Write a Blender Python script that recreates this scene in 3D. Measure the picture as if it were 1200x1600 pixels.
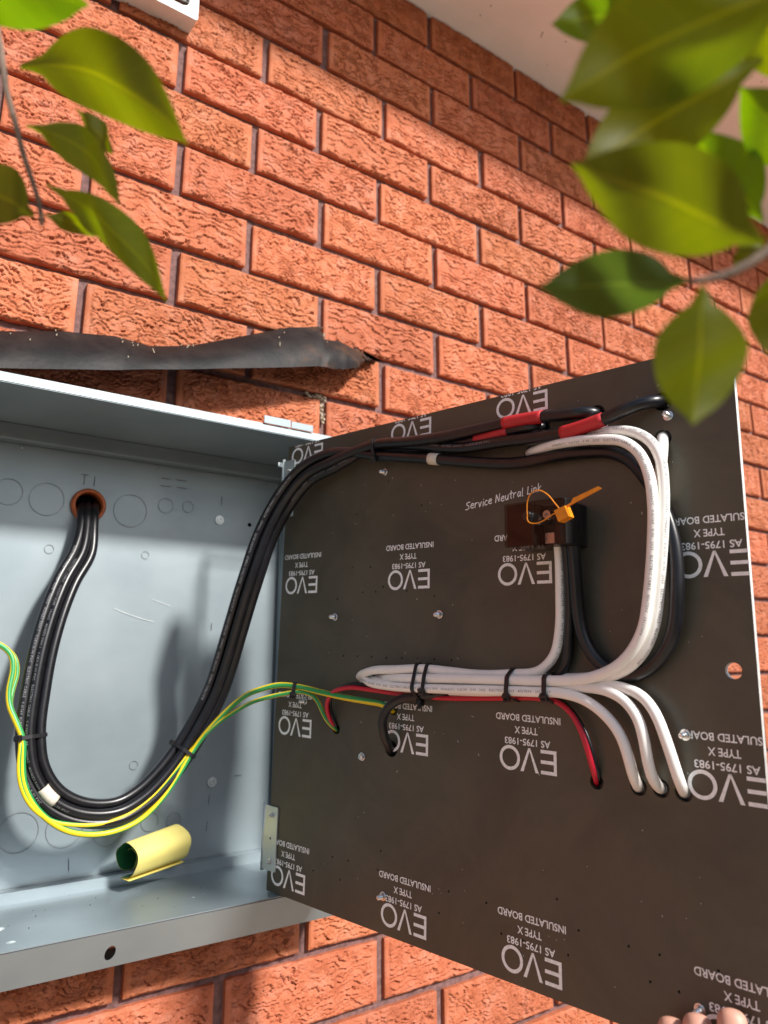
import bpy, bmesh, math, random
import numpy as np
from mathutils import Vector, Matrix, Quaternion

# ------------------------------------------------------------------ camera, sky, sun, exposure
scene = bpy.context.scene
for o in list(bpy.data.objects):
    bpy.data.objects.remove(o)
COL = scene.collection

cam_data = bpy.data.cameras.new('camera')
cam_data.sensor_fit = 'AUTO'
cam_data.sensor_width = 36.0
cam_data.lens = 1169.43 / 1600 * 36.0
cam_data.shift_x = 0.001
cam_data.shift_y = -49.5 / 1600
cam_data.clip_start = 0.01
cam_data.clip_end = 500.0
cam_data.dof.use_dof = True
cam_data.dof.focus_distance = 0.74
cam_data.dof.aperture_fstop = 6.4
cam = bpy.data.objects.new('camera', cam_data)
COL.objects.link(cam)
_r = Vector((0.81114704, -0.58484057, -0.00140973))
_u = Vector((-0.13514399, -0.18978263, 0.97248067))
_f = Vector((0.56901369, 0.7886343, 0.23297931))
_m = Matrix((_r, _u, -_f)).transposed().to_4x4()
_m.translation = Vector((-0.31878, -0.94730, -0.90865))
cam.matrix_world = _m
scene.camera = cam

SUN = Vector((0.25, -1.0, 0.77)).normalized()
world = bpy.data.worlds.new('World')
scene.world = world
world.use_nodes = True
wn = world.node_tree
wn.nodes.clear()
sky = wn.nodes.new('ShaderNodeTexSky')
sky.sky_type = 'NISHITA'
sky.sun_disc = False
sky.sun_elevation = math.asin(SUN.z)
sky.sun_rotation = math.atan2(SUN.x, SUN.y)
sky.air_density = 1.0
sky.dust_density = 1.6
bg = wn.nodes.new('ShaderNodeBackground')
bg.inputs['Strength'].default_value = 0.095
wo = wn.nodes.new('ShaderNodeOutputWorld')
wn.links.new(sky.outputs[0], bg.inputs[0])
wn.links.new(bg.outputs[0], wo.inputs[0])

sun_data = bpy.data.lights.new('sun', 'SUN')
sun_data.energy = 3.9
sun_data.angle = math.radians(5.8)
sun_data.color = (1.0, 0.96, 0.91)
sun = bpy.data.objects.new('sun', sun_data)
COL.objects.link(sun)
sun.rotation_mode = 'QUATERNION'
sun.rotation_quaternion = SUN.to_track_quat('Z', 'Y')

scene.view_settings.view_transform = 'Standard'
scene.view_settings.look = 'None'
scene.view_settings.gamma = 1.0
scene.view_settings.use_curve_mapping = False
scene.view_settings.exposure = 0.65
scene.render.engine = 'CYCLES'
scene.cycles.max_bounces = 8
scene.cycles.diffuse_bounces = 5
scene.cycles.transparent_max_bounces = 12
scene.cycles.use_denoising = True

# ------------------------------------------------------------------ helpers
rng = random.Random(7)

def tag(o, label=None, cat=None, group=None, kind=None):
    if label: o['label'] = label
    if cat: o['category'] = cat
    if group: o['group'] = group
    if kind: o['kind'] = kind
    return o

def empty(name, loc=(0, 0, 0)):
    o = bpy.data.objects.new(name, None)
    o.empty_display_size = 0.05
    o.location = loc
    COL.objects.link(o)
    return o

def link(name, me, parent=None, inv=True):
    """Link a mesh written in world space (inv) or in its parent's space."""
    o = bpy.data.objects.new(name, me)
    COL.objects.link(o)
    if parent is not None:
        o.parent = parent
        if inv:
            o.matrix_parent_inverse = world_of(parent).inverted()
    return o

def world_of(o):
    m = o.matrix_basis.copy()
    if o.parent:
        m = world_of(o.parent) @ o.matrix_parent_inverse @ m
    return m

def mesh(verts, faces, mats=(), smooth=False, name='mesh'):
    me = bpy.data.meshes.new(name)
    me.from_pydata([tuple(v) for v in verts], [], faces)
    for m in mats if isinstance(mats, (list, tuple)) else [mats]:
        me.materials.append(m)
    if smooth:
        me.shade_smooth()
    me.update()
    return me

def bm_mesh(bm, mats=(), smooth=False, recalc=True):
    if recalc:
        bmesh.ops.recalc_face_normals(bm, faces=bm.faces)
    me = bpy.data.meshes.new('mesh')
    bm.to_mesh(me); bm.free()
    for m in mats if isinstance(mats, (list, tuple)) else [mats]:
        me.materials.append(m)
    if smooth:
        me.shade_smooth()
    return me

def add_box(bm, x0, x1, y0, y1, z0, z1, bevel=0.0, M=None):
    r = bmesh.ops.create_cube(bm, size=1.0)
    vs = r['verts']
    for v in vs:
        v.co = Vector(((x0 + x1) / 2 + v.co.x * (x1 - x0), (y0 + y1) / 2 + v.co.y * (y1 - y0), (z0 + z1) / 2 + v.co.z * (z1 - z0)))
    if bevel:
        es = list({e for v in vs for e in v.link_edges})
        vs = list({v for f in bmesh.ops.bevel(bm, geom=es, offset=bevel, segments=2, affect='EDGES', profile=0.5)['faces'] for v in f.verts} | set(v for v in vs if v.is_valid))
    if M is not None:
        for v in vs: v.co = M @ v.co
    return vs

def box(name, b, mat, parent=None, bevel=0.0, inv=True):
    bm = bmesh.new()
    add_box(bm, *b, bevel=bevel)
    return link(name, bm_mesh(bm, [mat]), parent, inv)

def catmull(pts, step):
    """Resample a polyline as a smooth centripetal-like curve with about even steps."""
    P = [Vector(p) for p in pts]
    P = [P[0] * 2 - P[1]] + P + [P[-1] * 2 - P[-2]]
    out = []
    for i in range(1, len(P) - 2):
        p0, p1, p2, p3 = P[i - 1:i + 3]
        n = max(2, int((p2 - p1).length / step))
        d1 = max((p1 - p0).length, 1e-5); d2 = max((p2 - p1).length, 1e-5); d3 = max((p3 - p2).length, 1e-5)
        t1 = ((p1 - p0) / d1 - (p2 - p0) / (d1 + d2) + (p2 - p1) / d2) * d2
        t2 = ((p2 - p1) / d2 - (p3 - p1) / (d2 + d3) + (p3 - p2) / d3) * d2
        for k in range(n):
            t = k / n
            a = 2 * t ** 3 - 3 * t ** 2 + 1; b = t ** 3 - 2 * t ** 2 + t
            c = -2 * t ** 3 + 3 * t ** 2; d = t ** 3 - t ** 2
            out.append(p1 * a + t1 * b + p2 * c + t2 * d)
    out.append(P[-2].copy())
    return out

def smooth_path(pts, it=2):
    for _ in range(it):
        pts = [pts[0]] + [(pts[i - 1] + pts[i] * 2 + pts[i + 1]) / 4 for i in range(1, len(pts) - 1)] + [pts[-1]]
    return pts

def frames(pts, up=Vector((-0.98, -0.2, 0.0))):
    T = []
    for i in range(len(pts)):
        a = pts[max(0, i - 1)]; b = pts[min(len(pts) - 1, i + 1)]
        T.append((b - a).normalized())
    n = up - T[0] * up.dot(T[0])
    if n.length < 1e-3: n = Vector((0, 0, 1)) - T[0] * T[0].z
    n.normalize()
    N = [n]
    for i in range(1, len(pts)):
        n = N[-1] - T[i] * N[-1].dot(T[i])
        n.normalize(); N.append(n)
    return T, N, [t.cross(n) for t, n in zip(T, N)]

def tube_mesh(pts, r, mats, seg=14, cap=True):
    """A round cable along a list of points; r a number or a function of arc fraction. UV: x along in metres, y around 0..1."""
    T, N, Bn = frames(pts)
    L = [0.0]
    for i in range(1, len(pts)): L.append(L[-1] + (pts[i] - pts[i - 1]).length)
    verts, faces, uvs = [], [], []
    for i, p in enumerate(pts):
        rr = r(L[i] / L[-1]) if callable(r) else r
        for k in range(seg):
            a = 2 * math.pi * k / seg
            verts.append(p + (N[i] * math.cos(a) + Bn[i] * math.sin(a)) * rr)
    for i in range(len(pts) - 1):
        for k in range(seg):
            k2 = (k + 1) % seg
            faces.append((i * seg + k, i * seg + k2, (i + 1) * seg + k2, (i + 1) * seg + k))
            uvs += [(L[i], k / seg), (L[i], (k + 1) / seg), (L[i + 1], (k + 1) / seg), (L[i + 1], k / seg)]
    if cap:
        faces.append(tuple(range(seg))[::-1]); uvs += [(0, 0)] * seg
        b = (len(pts) - 1) * seg
        faces.append(tuple(range(b, b + seg))); uvs += [(L[-1], 0)] * seg
    me = mesh(verts, faces, mats, smooth=True)
    uvl = me.uv_layers.new(name='UVMap')
    uvl.data.foreach_set('uv', [c for uv in uvs for c in uv])
    return me

def lathe_mesh(profile, mats, seg=20, M=None, hexa=None):
    """profile: list of (r, z). hexa: indices of rings drawn as a hexagon."""
    verts, faces = [], []
    for i, (r, z) in enumerate(profile):
        for k in range(seg):
            a = 2 * math.pi * k / seg
            rr = r
            if hexa and i in hexa:
                rr = r * math.cos(math.pi / 6) / math.cos(((a + math.pi / 6) % (math.pi / 3)) - math.pi / 6)
            verts.append(Vector((rr * math.cos(a), rr * math.sin(a), z)))
    for i in range(len(profile) - 1):
        for k in range(seg):
            k2 = (k + 1) % seg
            faces.append((i * seg + k, i * seg + k2, (i + 1) * seg + k2, (i + 1) * seg + k))
    faces.append(tuple(range(seg))[::-1])
    faces.append(tuple(range((len(profile) - 1) * seg, len(profile) * seg)))
    if M is not None: verts = [M @ v for v in verts]
    return mesh(verts, faces, mats)

def plate_mesh(outline, holes, thick, mats, z=0.0):
    """Flat plate with real holes cut through; top face at z, body below it."""
    cu = bpy.data.curves.new('plate', 'CURVE')
    cu.dimensions = '2D'; cu.fill_mode = 'BOTH'; cu.extrude = thick / 2
    for pl in [outline] + holes:
        sp = cu.splines.new('POLY')
        sp.points.add(len(pl) - 1)
        for p, c in zip(sp.points, pl): p.co = (c[0], c[1], 0, 1)
        sp.use_cyclic_u = True
    ob = bpy.data.objects.new('plate', cu)
    COL.objects.link(ob)
    dg = bpy.context.evaluated_depsgraph_get(); dg.update()
    me = bpy.data.meshes.new_from_object(ob.evaluated_get(dg))
    bpy.data.objects.remove(ob); bpy.data.curves.remove(cu)
    me.transform(Matrix.Translation((0, 0, z - thick / 2)))
    me.materials.clear()
    for m in mats if isinstance(mats, (list, tuple)) else [mats]: me.materials.append(m)
    return me

def circle(cx, cy, r, n=20, sx=1.0, sy=1.0):
    return [(cx + r * sx * math.cos(2 * math.pi * k / n), cy + r * sy * math.sin(2 * math.pi * k / n)) for k in range(n)]

def slot(x0, x1, y, r, n=10):
    return [(x1 + r * math.cos(a), y + r * math.sin(a)) for a in [(-0.5 + k / n) * math.pi for k in range(n + 1)]] + \
           [(x0 + r * math.cos(a), y + r * math.sin(a)) for a in [(0.5 + k / n) * math.pi for k in range(n + 1)]]

def rect(x0, x1, y0, y1, r=0.0, n=5):
    if not r: return [(x0, y0), (x1, y0), (x1, y1), (x0, y1)]
    out = []
    for cx, cy, a0 in ((x1 - r, y0 + r, -.5), (x1 - r, y1 - r, 0), (x0 + r, y1 - r, .5), (x0 + r, y0 + r, 1)):
        out += [(cx + r * math.cos((a0 + .5 * k / n) * math.pi), cy + r * math.sin((a0 + .5 * k / n) * math.pi)) for k in range(n + 1)]
    return out

def text_mesh(body, bold=0.0, res=3, spacing=1.0):
    cu = bpy.data.curves.new('text', 'FONT')
    cu.body = body; cu.size = 1.0; cu.resolution_u = res; cu.offset = bold; cu.space_character = spacing
    ob = bpy.data.objects.new('text', cu)
    COL.objects.link(ob)
    dg = bpy.context.evaluated_depsgraph_get(); dg.update()
    me = bpy.data.meshes.new_from_object(ob.evaluated_get(dg))
    bpy.data.objects.remove(ob); bpy.data.curves.remove(cu)
    me.materials.clear()
    return me

def fit_text(body, w, h, bold=0.0, res=3):
    """Text centred on the origin, scaled to w by h, returned as (verts, faces)."""
    me = text_mesh(body, bold, res)
    V = [v.co.copy() for v in me.vertices]; Fc = [tuple(p.vertices) for p in me.polygons]
    bpy.data.meshes.remove(me)
    x0 = min(v.x for v in V); x1 = max(v.x for v in V); y0 = min(v.y for v in V); y1 = max(v.y for v in V)
    return [Vector(((v.x - (x0 + x1) / 2) / (x1 - x0) * w, (v.y - (y0 + y1) / 2) / (y1 - y0) * h, 0)) for v in V], Fc

# ------------------------------------------------------------------ materials
def new_mat(name):
    m = bpy.data.materials.new(name); m.use_nodes = True
    nt = m.node_tree
    return m, nt, nt.nodes['Principled BSDF'], nt.nodes['Material Output']

def N(nt, t, **kw):
    n = nt.nodes.new(t)
    for k, v in kw.items():
        if k in n.inputs.keys(): n.inputs[k].default_value = v
        else: setattr(n, k, v)
    return n

def ramp(nt, fac, stops):
    r = nt.nodes.new('ShaderNodeValToRGB')
    while len(r.color_ramp.elements) < len(stops): r.color_ramp.elements.new(0.5)
    for e, (p, c) in zip(r.color_ramp.elements, stops):
        e.position = p; e.color = (*c, 1)
    nt.links.new(fac, r.inputs[0])
    return r.outputs[0]

def plain(name, color, rough=0.5, metal=0.0, noise=0.0, nscale=60, bump=0.0, bscale=400, spec=0.5):
    m, nt, p, _ = new_mat(name)
    p.inputs['Base Color'].default_value = (*color, 1)
    p.inputs['Roughness'].default_value = rough
    p.inputs['Metallic'].default_value = metal
    p.inputs['Specular IOR Level'].default_value = spec
    tc = N(nt, 'ShaderNodeTexCoord')
    if noise:
        n = N(nt, 'ShaderNodeTexNoise', Scale=nscale, Detail=4.0)
        nt.links.new(tc.outputs['Object'], n.inputs['Vector'])
        a = tuple(max(0, c * (1 - noise)) for c in color); b = tuple(min(1, c * (1 + noise)) for c in color)
        nt.links.new(ramp(nt, n.outputs[0], [(0.3, a), (0.7, b)]), p.inputs['Base Color'])
    if bump:
        n = N(nt, 'ShaderNodeTexNoise', Scale=bscale, Detail=3.0)
        nt.links.new(tc.outputs['Object'], n.inputs['Vector'])
        b = N(nt, 'ShaderNodeBump', Strength=bump, Distance=0.001)
        nt.links.new(n.outputs[0], b.inputs['Height']); nt.links.new(b.outputs[0], p.inputs['Normal'])
    return m

def make_brick_mat():
    m, nt, p, _ = new_mat('rock_face_brick')
    tc = N(nt, 'ShaderNodeTexCoord'); oi = N(nt, 'ShaderNodeObjectInfo')
    add = N(nt, 'ShaderNodeVectorMath', operation='MULTIPLY_ADD')
    nt.links.new(oi.outputs['Random'], add.inputs[0]); add.inputs[1].default_value = (13, 7, 19)
    nt.links.new(tc.outputs['Object'], add.inputs[2])
    n1 = N(nt, 'ShaderNodeTexNoise', Scale=38.0, Detail=5.0, Roughness=0.65)
    nt.links.new(add.outputs[0], n1.inputs['Vector'])
    c1 = ramp(nt, n1.outputs[0], [(0.28, (0.40, 0.108, 0.046)), (0.5, (0.51, 0.160, 0.078)), (0.72, (0.57, 0.218, 0.132))])
    n2 = N(nt, 'ShaderNodeTexNoise', Scale=420.0, Detail=3.0)
    nt.links.new(add.outputs[0], n2.inputs['Vector'])
    c2 = ramp(nt, n2.outputs[0], [(0.30, (0.78, 0.74, 0.72)), (0.5, (1, 1, 1)), (0.75, (1.0, 1.0, 1.0))])
    mx = N(nt, 'ShaderNodeMix', data_type='RGBA', blend_type='MULTIPLY'); mx.inputs[0].default_value = 0.8
    nt.links.new(c1, mx.inputs[6]); nt.links.new(c2, mx.inputs[7])
    hs = N(nt, 'ShaderNodeHueSaturation')
    mr = N(nt, 'ShaderNodeMapRange'); mr.inputs[3].default_value = 0.86; mr.inputs[4].default_value = 1.08
    nt.links.new(oi.outputs['Random'], mr.inputs[0]); nt.links.new(mr.outputs[0], hs.inputs['Value'])
    mr2 = N(nt, 'ShaderNodeMapRange'); mr2.inputs[3].default_value = 0.497; mr2.inputs[4].default_value = 0.504
    ml = N(nt, 'ShaderNodeMath', operation='FRACT'); mm = N(nt, 'ShaderNodeMath', operation='MULTIPLY'); mm.inputs[1].default_value = 17.3
    nt.links.new(oi.outputs['Random'], mm.inputs[0]); nt.links.new(mm.outputs[0], ml.inputs[0]); nt.links.new(ml.outputs[0], mr2.inputs[0])
    nt.links.new(mr2.outputs[0], hs.inputs['Hue'])
    ge = N(nt, 'ShaderNodeNewGeometry'); n4 = N(nt, 'ShaderNodeTexNoise', Scale=3.2, Detail=7.0, Roughness=0.7)
    nt.links.new(ge.outputs['Position'], n4.inputs['Vector'])
    c4 = ramp(nt, n4.outputs[0], [(0.30, (0.74, 0.70, 0.68)), (0.52, (1, 1, 1)), (0.8, (1.0, 1.03, 1.06))])
    mx4 = N(nt, 'ShaderNodeMix', data_type='RGBA', blend_type='MULTIPLY'); mx4.inputs[0].default_value = 0.8
    nt.links.new(mx.outputs[2], mx4.inputs[6]); nt.links.new(c4, mx4.inputs[7])
    nt.links.new(mx4.outputs[2], hs.inputs['Color']); nt.links.new(hs.outputs[0], p.inputs['Base Color'])
    p.inputs['Roughness'].default_value = 0.78
    p.inputs['Specular IOR Level'].default_value = 0.25
    n3 = N(nt, 'ShaderNodeTexNoise', Scale=260.0, Detail=6.0, Roughness=0.7)
    nt.links.new(add.outputs[0], n3.inputs['Vector'])
    b = N(nt, 'ShaderNodeBump', Strength=0.55, Distance=0.0012)
    nt.links.new(n3.outputs[0], b.inputs['Height']); nt.links.new(b.outputs[0], p.inputs['Normal'])
    return m

def make_zinc():
    m, nt, p, _ = new_mat('galvanised_steel')
    tc = N(nt, 'ShaderNodeTexCoord')
    n1 = N(nt, 'ShaderNodeTexNoise', Scale=9.0, Detail=5.0)
    nt.links.new(tc.outputs['Object'], n1.inputs['Vector'])
    nt.links.new(ramp(nt, n1.outputs[0], [(0.3, (0.245, 0.298, 0.325)), (0.7, (0.315, 0.37, 0.395))]), p.inputs['Base Color'])
    mp = N(nt, 'ShaderNodeMapping'); mp.inputs['Scale'].default_value = (6, 60, 260)
    nt.links.new(tc.outputs['Object'], mp.inputs[0])
    n2 = N(nt, 'ShaderNodeTexNoise', Scale=6.0, Detail=3.0)
    nt.links.new(mp.outputs[0], n2.inputs['Vector'])
    mr = N(nt, 'ShaderNodeMapRange'); mr.inputs[3].default_value = 0.36; mr.inputs[4].default_value = 0.52
    nt.links.new(n2.outputs[0], mr.inputs[0]); nt.links.new(mr.outputs[0], p.inputs['Roughness'])
    p.inputs['Metallic'].default_value = 0.50
    return m

def make_board():
    m, nt, p, _ = new_mat('black_phenolic_board')
    tc = N(nt, 'ShaderNodeTexCoord')
    n1 = N(nt, 'ShaderNodeTexNoise', Scale=9.0, Detail=9.0, Roughness=0.68, Distortion=0.6)
    nt.links.new(tc.outputs['Object'], n1.inputs['Vector'])
    nt.links.new(ramp(nt, n1.outputs[0], [(0.30, (0.062, 0.055, 0.040)), (0.72, (0.108, 0.092, 0.062))]), p.inputs['Base Color'])
    n2 = N(nt, 'ShaderNodeTexNoise', Scale=22.0, Detail=5.0)
    nt.links.new(tc.outputs['Object'], n2.inputs['Vector'])
    mr = N(nt, 'ShaderNodeMapRange'); mr.inputs[3].default_value = 0.28; mr.inputs[4].default_value = 0.52
    nt.links.new(n2.outputs[0], mr.inputs[0]); nt.links.new(mr.outputs[0], p.inputs['Roughness'])
    p.inputs['Specular IOR Level'].default_value = 0.4
    return m

def make_earth():
    m, nt, p, _ = new_mat('green_yellow_sheath')
    uv = N(nt, 'ShaderNodeUVMap'); sx = N(nt, 'ShaderNodeSeparateXYZ')
    nt.links.new(uv.outputs[0], sx.inputs[0])
    tw = N(nt, 'ShaderNodeMath', operation='MULTIPLY'); tw.inputs[1].default_value = 2.2
    nt.links.new(sx.outputs[0], tw.inputs[0])
    ad = N(nt, 'ShaderNodeMath', operation='ADD'); nt.links.new(tw.outputs[0], ad.inputs[0]); dv = N(nt, 'ShaderNodeMath', operation='MULTIPLY'); dv.inputs[1].default_value = 2.0; nt.links.new(sx.outputs[1], dv.inputs[0]); nt.links.new(dv.outputs[0], ad.inputs[1])
    fr = N(nt, 'ShaderNodeMath', operation='FRACT'); nt.links.new(ad.outputs[0], fr.inputs[0])
    r = ramp(nt, fr.outputs[0], [(0.0, (0.80, 0.58, 0.010)), (0.52, (0.03, 0.30, 0.08))])
    [n for n in nt.nodes if n.type == 'VALTORGB'][0].color_ramp.interpolation = 'CONSTANT'
    nt.links.new(r, p.inputs['Base Color'])
    p.inputs['Roughness'].default_value = 0.38
    return m

def make_leaf(name, base, dark):
    m, nt, p, out = new_mat(name)
    tc = N(nt, 'ShaderNodeTexCoord'); uv = N(nt, 'ShaderNodeUVMap')
    n1 = N(nt, 'ShaderNodeTexNoise', Scale=30.0, Detail=4.0)
    nt.links.new(tc.outputs['Object'], n1.inputs['Vector'])
    col = ramp(nt, n1.outputs[0], [(0.3, dark), (0.7, base)])
    def math_(op, a, b=None, v=None):
        k = N(nt, 'ShaderNodeMath', operation=op)
        nt.links.new(a, k.inputs[0])
        if b is not None: nt.links.new(b, k.inputs[1])
        if v is not None: k.inputs[1].default_value = v
        return k.outputs[0]
    sx = N(nt, 'ShaderNodeSeparateXYZ'); nt.links.new(uv.outputs[0], sx.inputs[0])
    av = math_('ABSOLUTE', math_('SUBTRACT', sx.outputs[1], v=0.5))
    mid = math_('LESS_THAN', av, v=0.022)
    lat = math_('LESS_THAN', math_('FRACT', math_('MULTIPLY', math_('SUBTRACT', sx.outputs[0], math_('MULTIPLY', av, v=0.28)), v=9.0)), v=0.09)
    vein = math_('MAXIMUM', mid, math_('MULTIPLY', lat, v=0.22))
    mx = N(nt, 'ShaderNodeMix', data_type='RGBA')
    nt.links.new(math_('MULTIPLY', vein, v=0.6), mx.inputs[0]); nt.links.new(col, mx.inputs[6])
    mx.inputs[7].default_value = (base[0] * 1.9, base[1] * 1.7, base[2] * 2.2, 1)
    col = mx.outputs[2]
    nt.links.new(col, p.inputs['Base Color'])
    p.inputs['Roughness'].default_value = 0.45
    tr = N(nt, 'ShaderNodeBsdfTranslucent')
    hs = N(nt, 'ShaderNodeHueSaturation', Value=3.0, Saturation=1.05); hs.inputs['Hue'].default_value = 0.488
    nt.links.new(col, hs.inputs['Color']); nt.links.new(hs.outputs[0], tr.inputs[0])
    mix = N(nt, 'ShaderNodeMixShader'); mix.inputs[0].default_value = 0.62
    nt.links.new(p.outputs[0], mix.inputs[1]); nt.links.new(tr.outputs[0], mix.inputs[2])
    nt.links.new(mix.outputs[0], out.inputs[0])
    return m

def make_smoked():
    m, nt, p, out = new_mat('smoked_plastic')
    p.inputs['Base Color'].default_value = (0.012, 0.006, 0.004, 1)
    p.inputs['Roughness'].default_value = 0.06
    t = N(nt, 'ShaderNodeBsdfTransparent'); t.inputs[0].default_value = (0.90, 0.82, 0.76, 1)
    mix = N(nt, 'ShaderNodeMixShader'); mix.inputs[0].default_value = 0.72
    nt.links.new(p.outputs[0], mix.inputs[1]); nt.links.new(t.outputs[0], mix.inputs[2])
    nt.links.new(mix.outputs[0], out.inputs[0])
    return m

def make_flash():
    m, nt, p, _ = new_mat('weathered_flashing')
    tc = N(nt, 'ShaderNodeTexCoord')
    n1 = N(nt, 'ShaderNodeTexNoise', Scale=24.0, Detail=6.0, Roughness=0.7)
    nt.links.new(tc.outputs['Object'], n1.inputs['Vector'])
    sx = N(nt, 'ShaderNodeSeparateXYZ'); nt.links.new(tc.outputs['Object'], sx.inputs[0])
    mr = N(nt, 'ShaderNodeMapRange'); mr.inputs[1].default_value = 0.15; mr.inputs[2].default_value = 0.36; mr.inputs[3].default_value = -0.12; mr.inputs[4].default_value = 0.22
    nt.links.new(sx.outputs[0], mr.inputs[0])
    ad = N(nt, 'ShaderNodeMath', operation='ADD'); nt.links.new(n1.outputs[0], ad.inputs[0]); nt.links.new(mr.outputs[0], ad.inputs[1])
    nt.links.new(ramp(nt, ad.outputs[0], [(0.32, (0.007, 0.007, 0.008)), (0.52, (0.019, 0.016, 0.015)), (0.68, (0.062, 0.032, 0.020))]), p.inputs['Base Color'])
    p.inputs['Roughness'].default_value = 0.55; p.inputs['Specular IOR Level'].default_value = 0.25
    n2 = N(nt, 'ShaderNodeTexNoise', Scale=160.0, Detail=4.0)
    nt.links.new(tc.outputs['Object'], n2.inputs['Vector'])
    b = N(nt, 'ShaderNodeBump', Strength=0.4, Distance=0.001)
    nt.links.new(n2.outputs[0], b.inputs['Height']); nt.links.new(b.outputs[0], p.inputs['Normal'])
    return m

M = {
    'brick': make_brick_mat(), 'zinc': make_zinc(), 'board': make_board(), 'earth': make_earth(), 'smoked': make_smoked(),
    'mortar': plain('mauve_mortar', (0.175, 0.095, 0.088), 0.95, noise=0.35, nscale=120, bump=1.0, bscale=500),
    'mortar_pale': plain('crumbled_mortar', (0.42, 0.34, 0.25), 0.95, noise=0.4, nscale=300, bump=1.0, bscale=600),
    'soffit': plain('painted_soffit', (0.84, 0.83, 0.81), 0.7, noise=0.05, nscale=8, bump=0.12, bscale=120),
    'fascia': plain('painted_fascia', (0.62, 0.58, 0.52), 0.5),
    'soil': plain('sandy_gravel', (0.42, 0.36, 0.27), 0.95, noise=0.3, nscale=6, bump=1.0, bscale=40),
    'vent': plain('vent_plastic', (0.62, 0.62, 0.60), 0.45, noise=0.06),
    'paling': plain('timber_paling', (0.20, 0.125, 0.075), 0.85, noise=0.3, nscale=12),
    'dark': plain('dark_void', (0.012, 0.011, 0.010), 0.9),
    'flash': make_flash(),
    'debris': plain('cream_debris', (0.30, 0.25, 0.18), 0.9),
    'print': plain('white_print', (0.90, 0.90, 0.88), 0.6, noise=0.12, nscale=300),
    'edge': plain('cut_board_edge', (0.50, 0.49, 0.47), 0.8, noise=0.15, nscale=200),
    'black': plain('black_sheath', (0.008, 0.008, 0.010), 0.32, noise=0.3, nscale=90, bump=0.05, bscale=300),
    'blacktie': plain('black_nylon', (0.010, 0.010, 0.012), 0.4),
    'white': plain('white_sheath', (0.90, 0.88, 0.83), 0.40, noise=0.05, nscale=35, bump=0.08, bscale=120),
    'red': plain('red_sleeve', (0.52, 0.022, 0.028), 0.45, noise=0.1, nscale=80),
    'redwire': plain('red_sheath', (0.55, 0.012, 0.035), 0.4),
    'cream': plain('cream_band', (0.66, 0.60, 0.50), 0.6),
    'greyink': plain('grey_ink', (0.26, 0.26, 0.27), 0.6),
    'darkink': plain('dark_ink', (0.12, 0.12, 0.13), 0.6),
    'steel': plain('bright_steel', (0.72, 0.73, 0.72), 0.25, metal=1.0, bump=0.3, bscale=700),
    'bracket': plain('zinc_bracket', (0.60, 0.66, 0.66), 0.38, metal=0.6, noise=0.06, nscale=40),
    'brass': plain('brass', (0.78, 0.55, 0.18), 0.25, metal=1.0),
    'brownbase': plain('dark_brown_plastic', (0.013, 0.006, 0.005), 0.2),
    'plastic': plain('black_plastic', (0.012, 0.011, 0.011), 0.28),
    'orange': plain('orange_seal', (0.80, 0.27, 0.010), 0.4, noise=0.12, nscale=150),
    'bush': plain('orange_bush', (0.46, 0.11, 0.030), 0.5, noise=0.15, nscale=90),
    'line': plain('pressed_line', (0.22, 0.235, 0.24), 0.5, metal=0.4),
    'pen': plain('pencil_mark', (0.06, 0.055, 0.06), 0.8),
    'paper': plain('yellow_card', (0.80, 0.68, 0.20), 0.75, noise=0.05, nscale=40),
    'paperin': plain('green_card', (0.012, 0.13, 0.035), 0.7, noise=0.1, nscale=60),
    'bark': plain('twig_bark', (0.16, 0.115, 0.085), 0.85, noise=0.4, nscale=200, bump=0.6, bscale=500),
    'skin': plain('skin', (0.62, 0.32, 0.23), 0.5, noise=0.08, nscale=90, bump=0.12, bscale=900),
    'leaf': make_leaf('leaf_green', (0.072, 0.094, 0.002), (0.054, 0.076, 0.0016)),
    'leaf_lit': make_leaf('leaf_lit_green', (0.092, 0.135, 0.002), (0.070, 0.108, 0.0016)),  # lit copy of the leaf green, lifted to offset shade on some leaves
    'leaf_dark': make_leaf('leaf_deep_green', (0.038, 0.070, 0.008), (0.028, 0.055, 0.006)),
    'leaf_bright': make_leaf('leaf_bright_green', (0.072, 0.140, 0.003), (0.050, 0.108, 0.002)),
}

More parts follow.
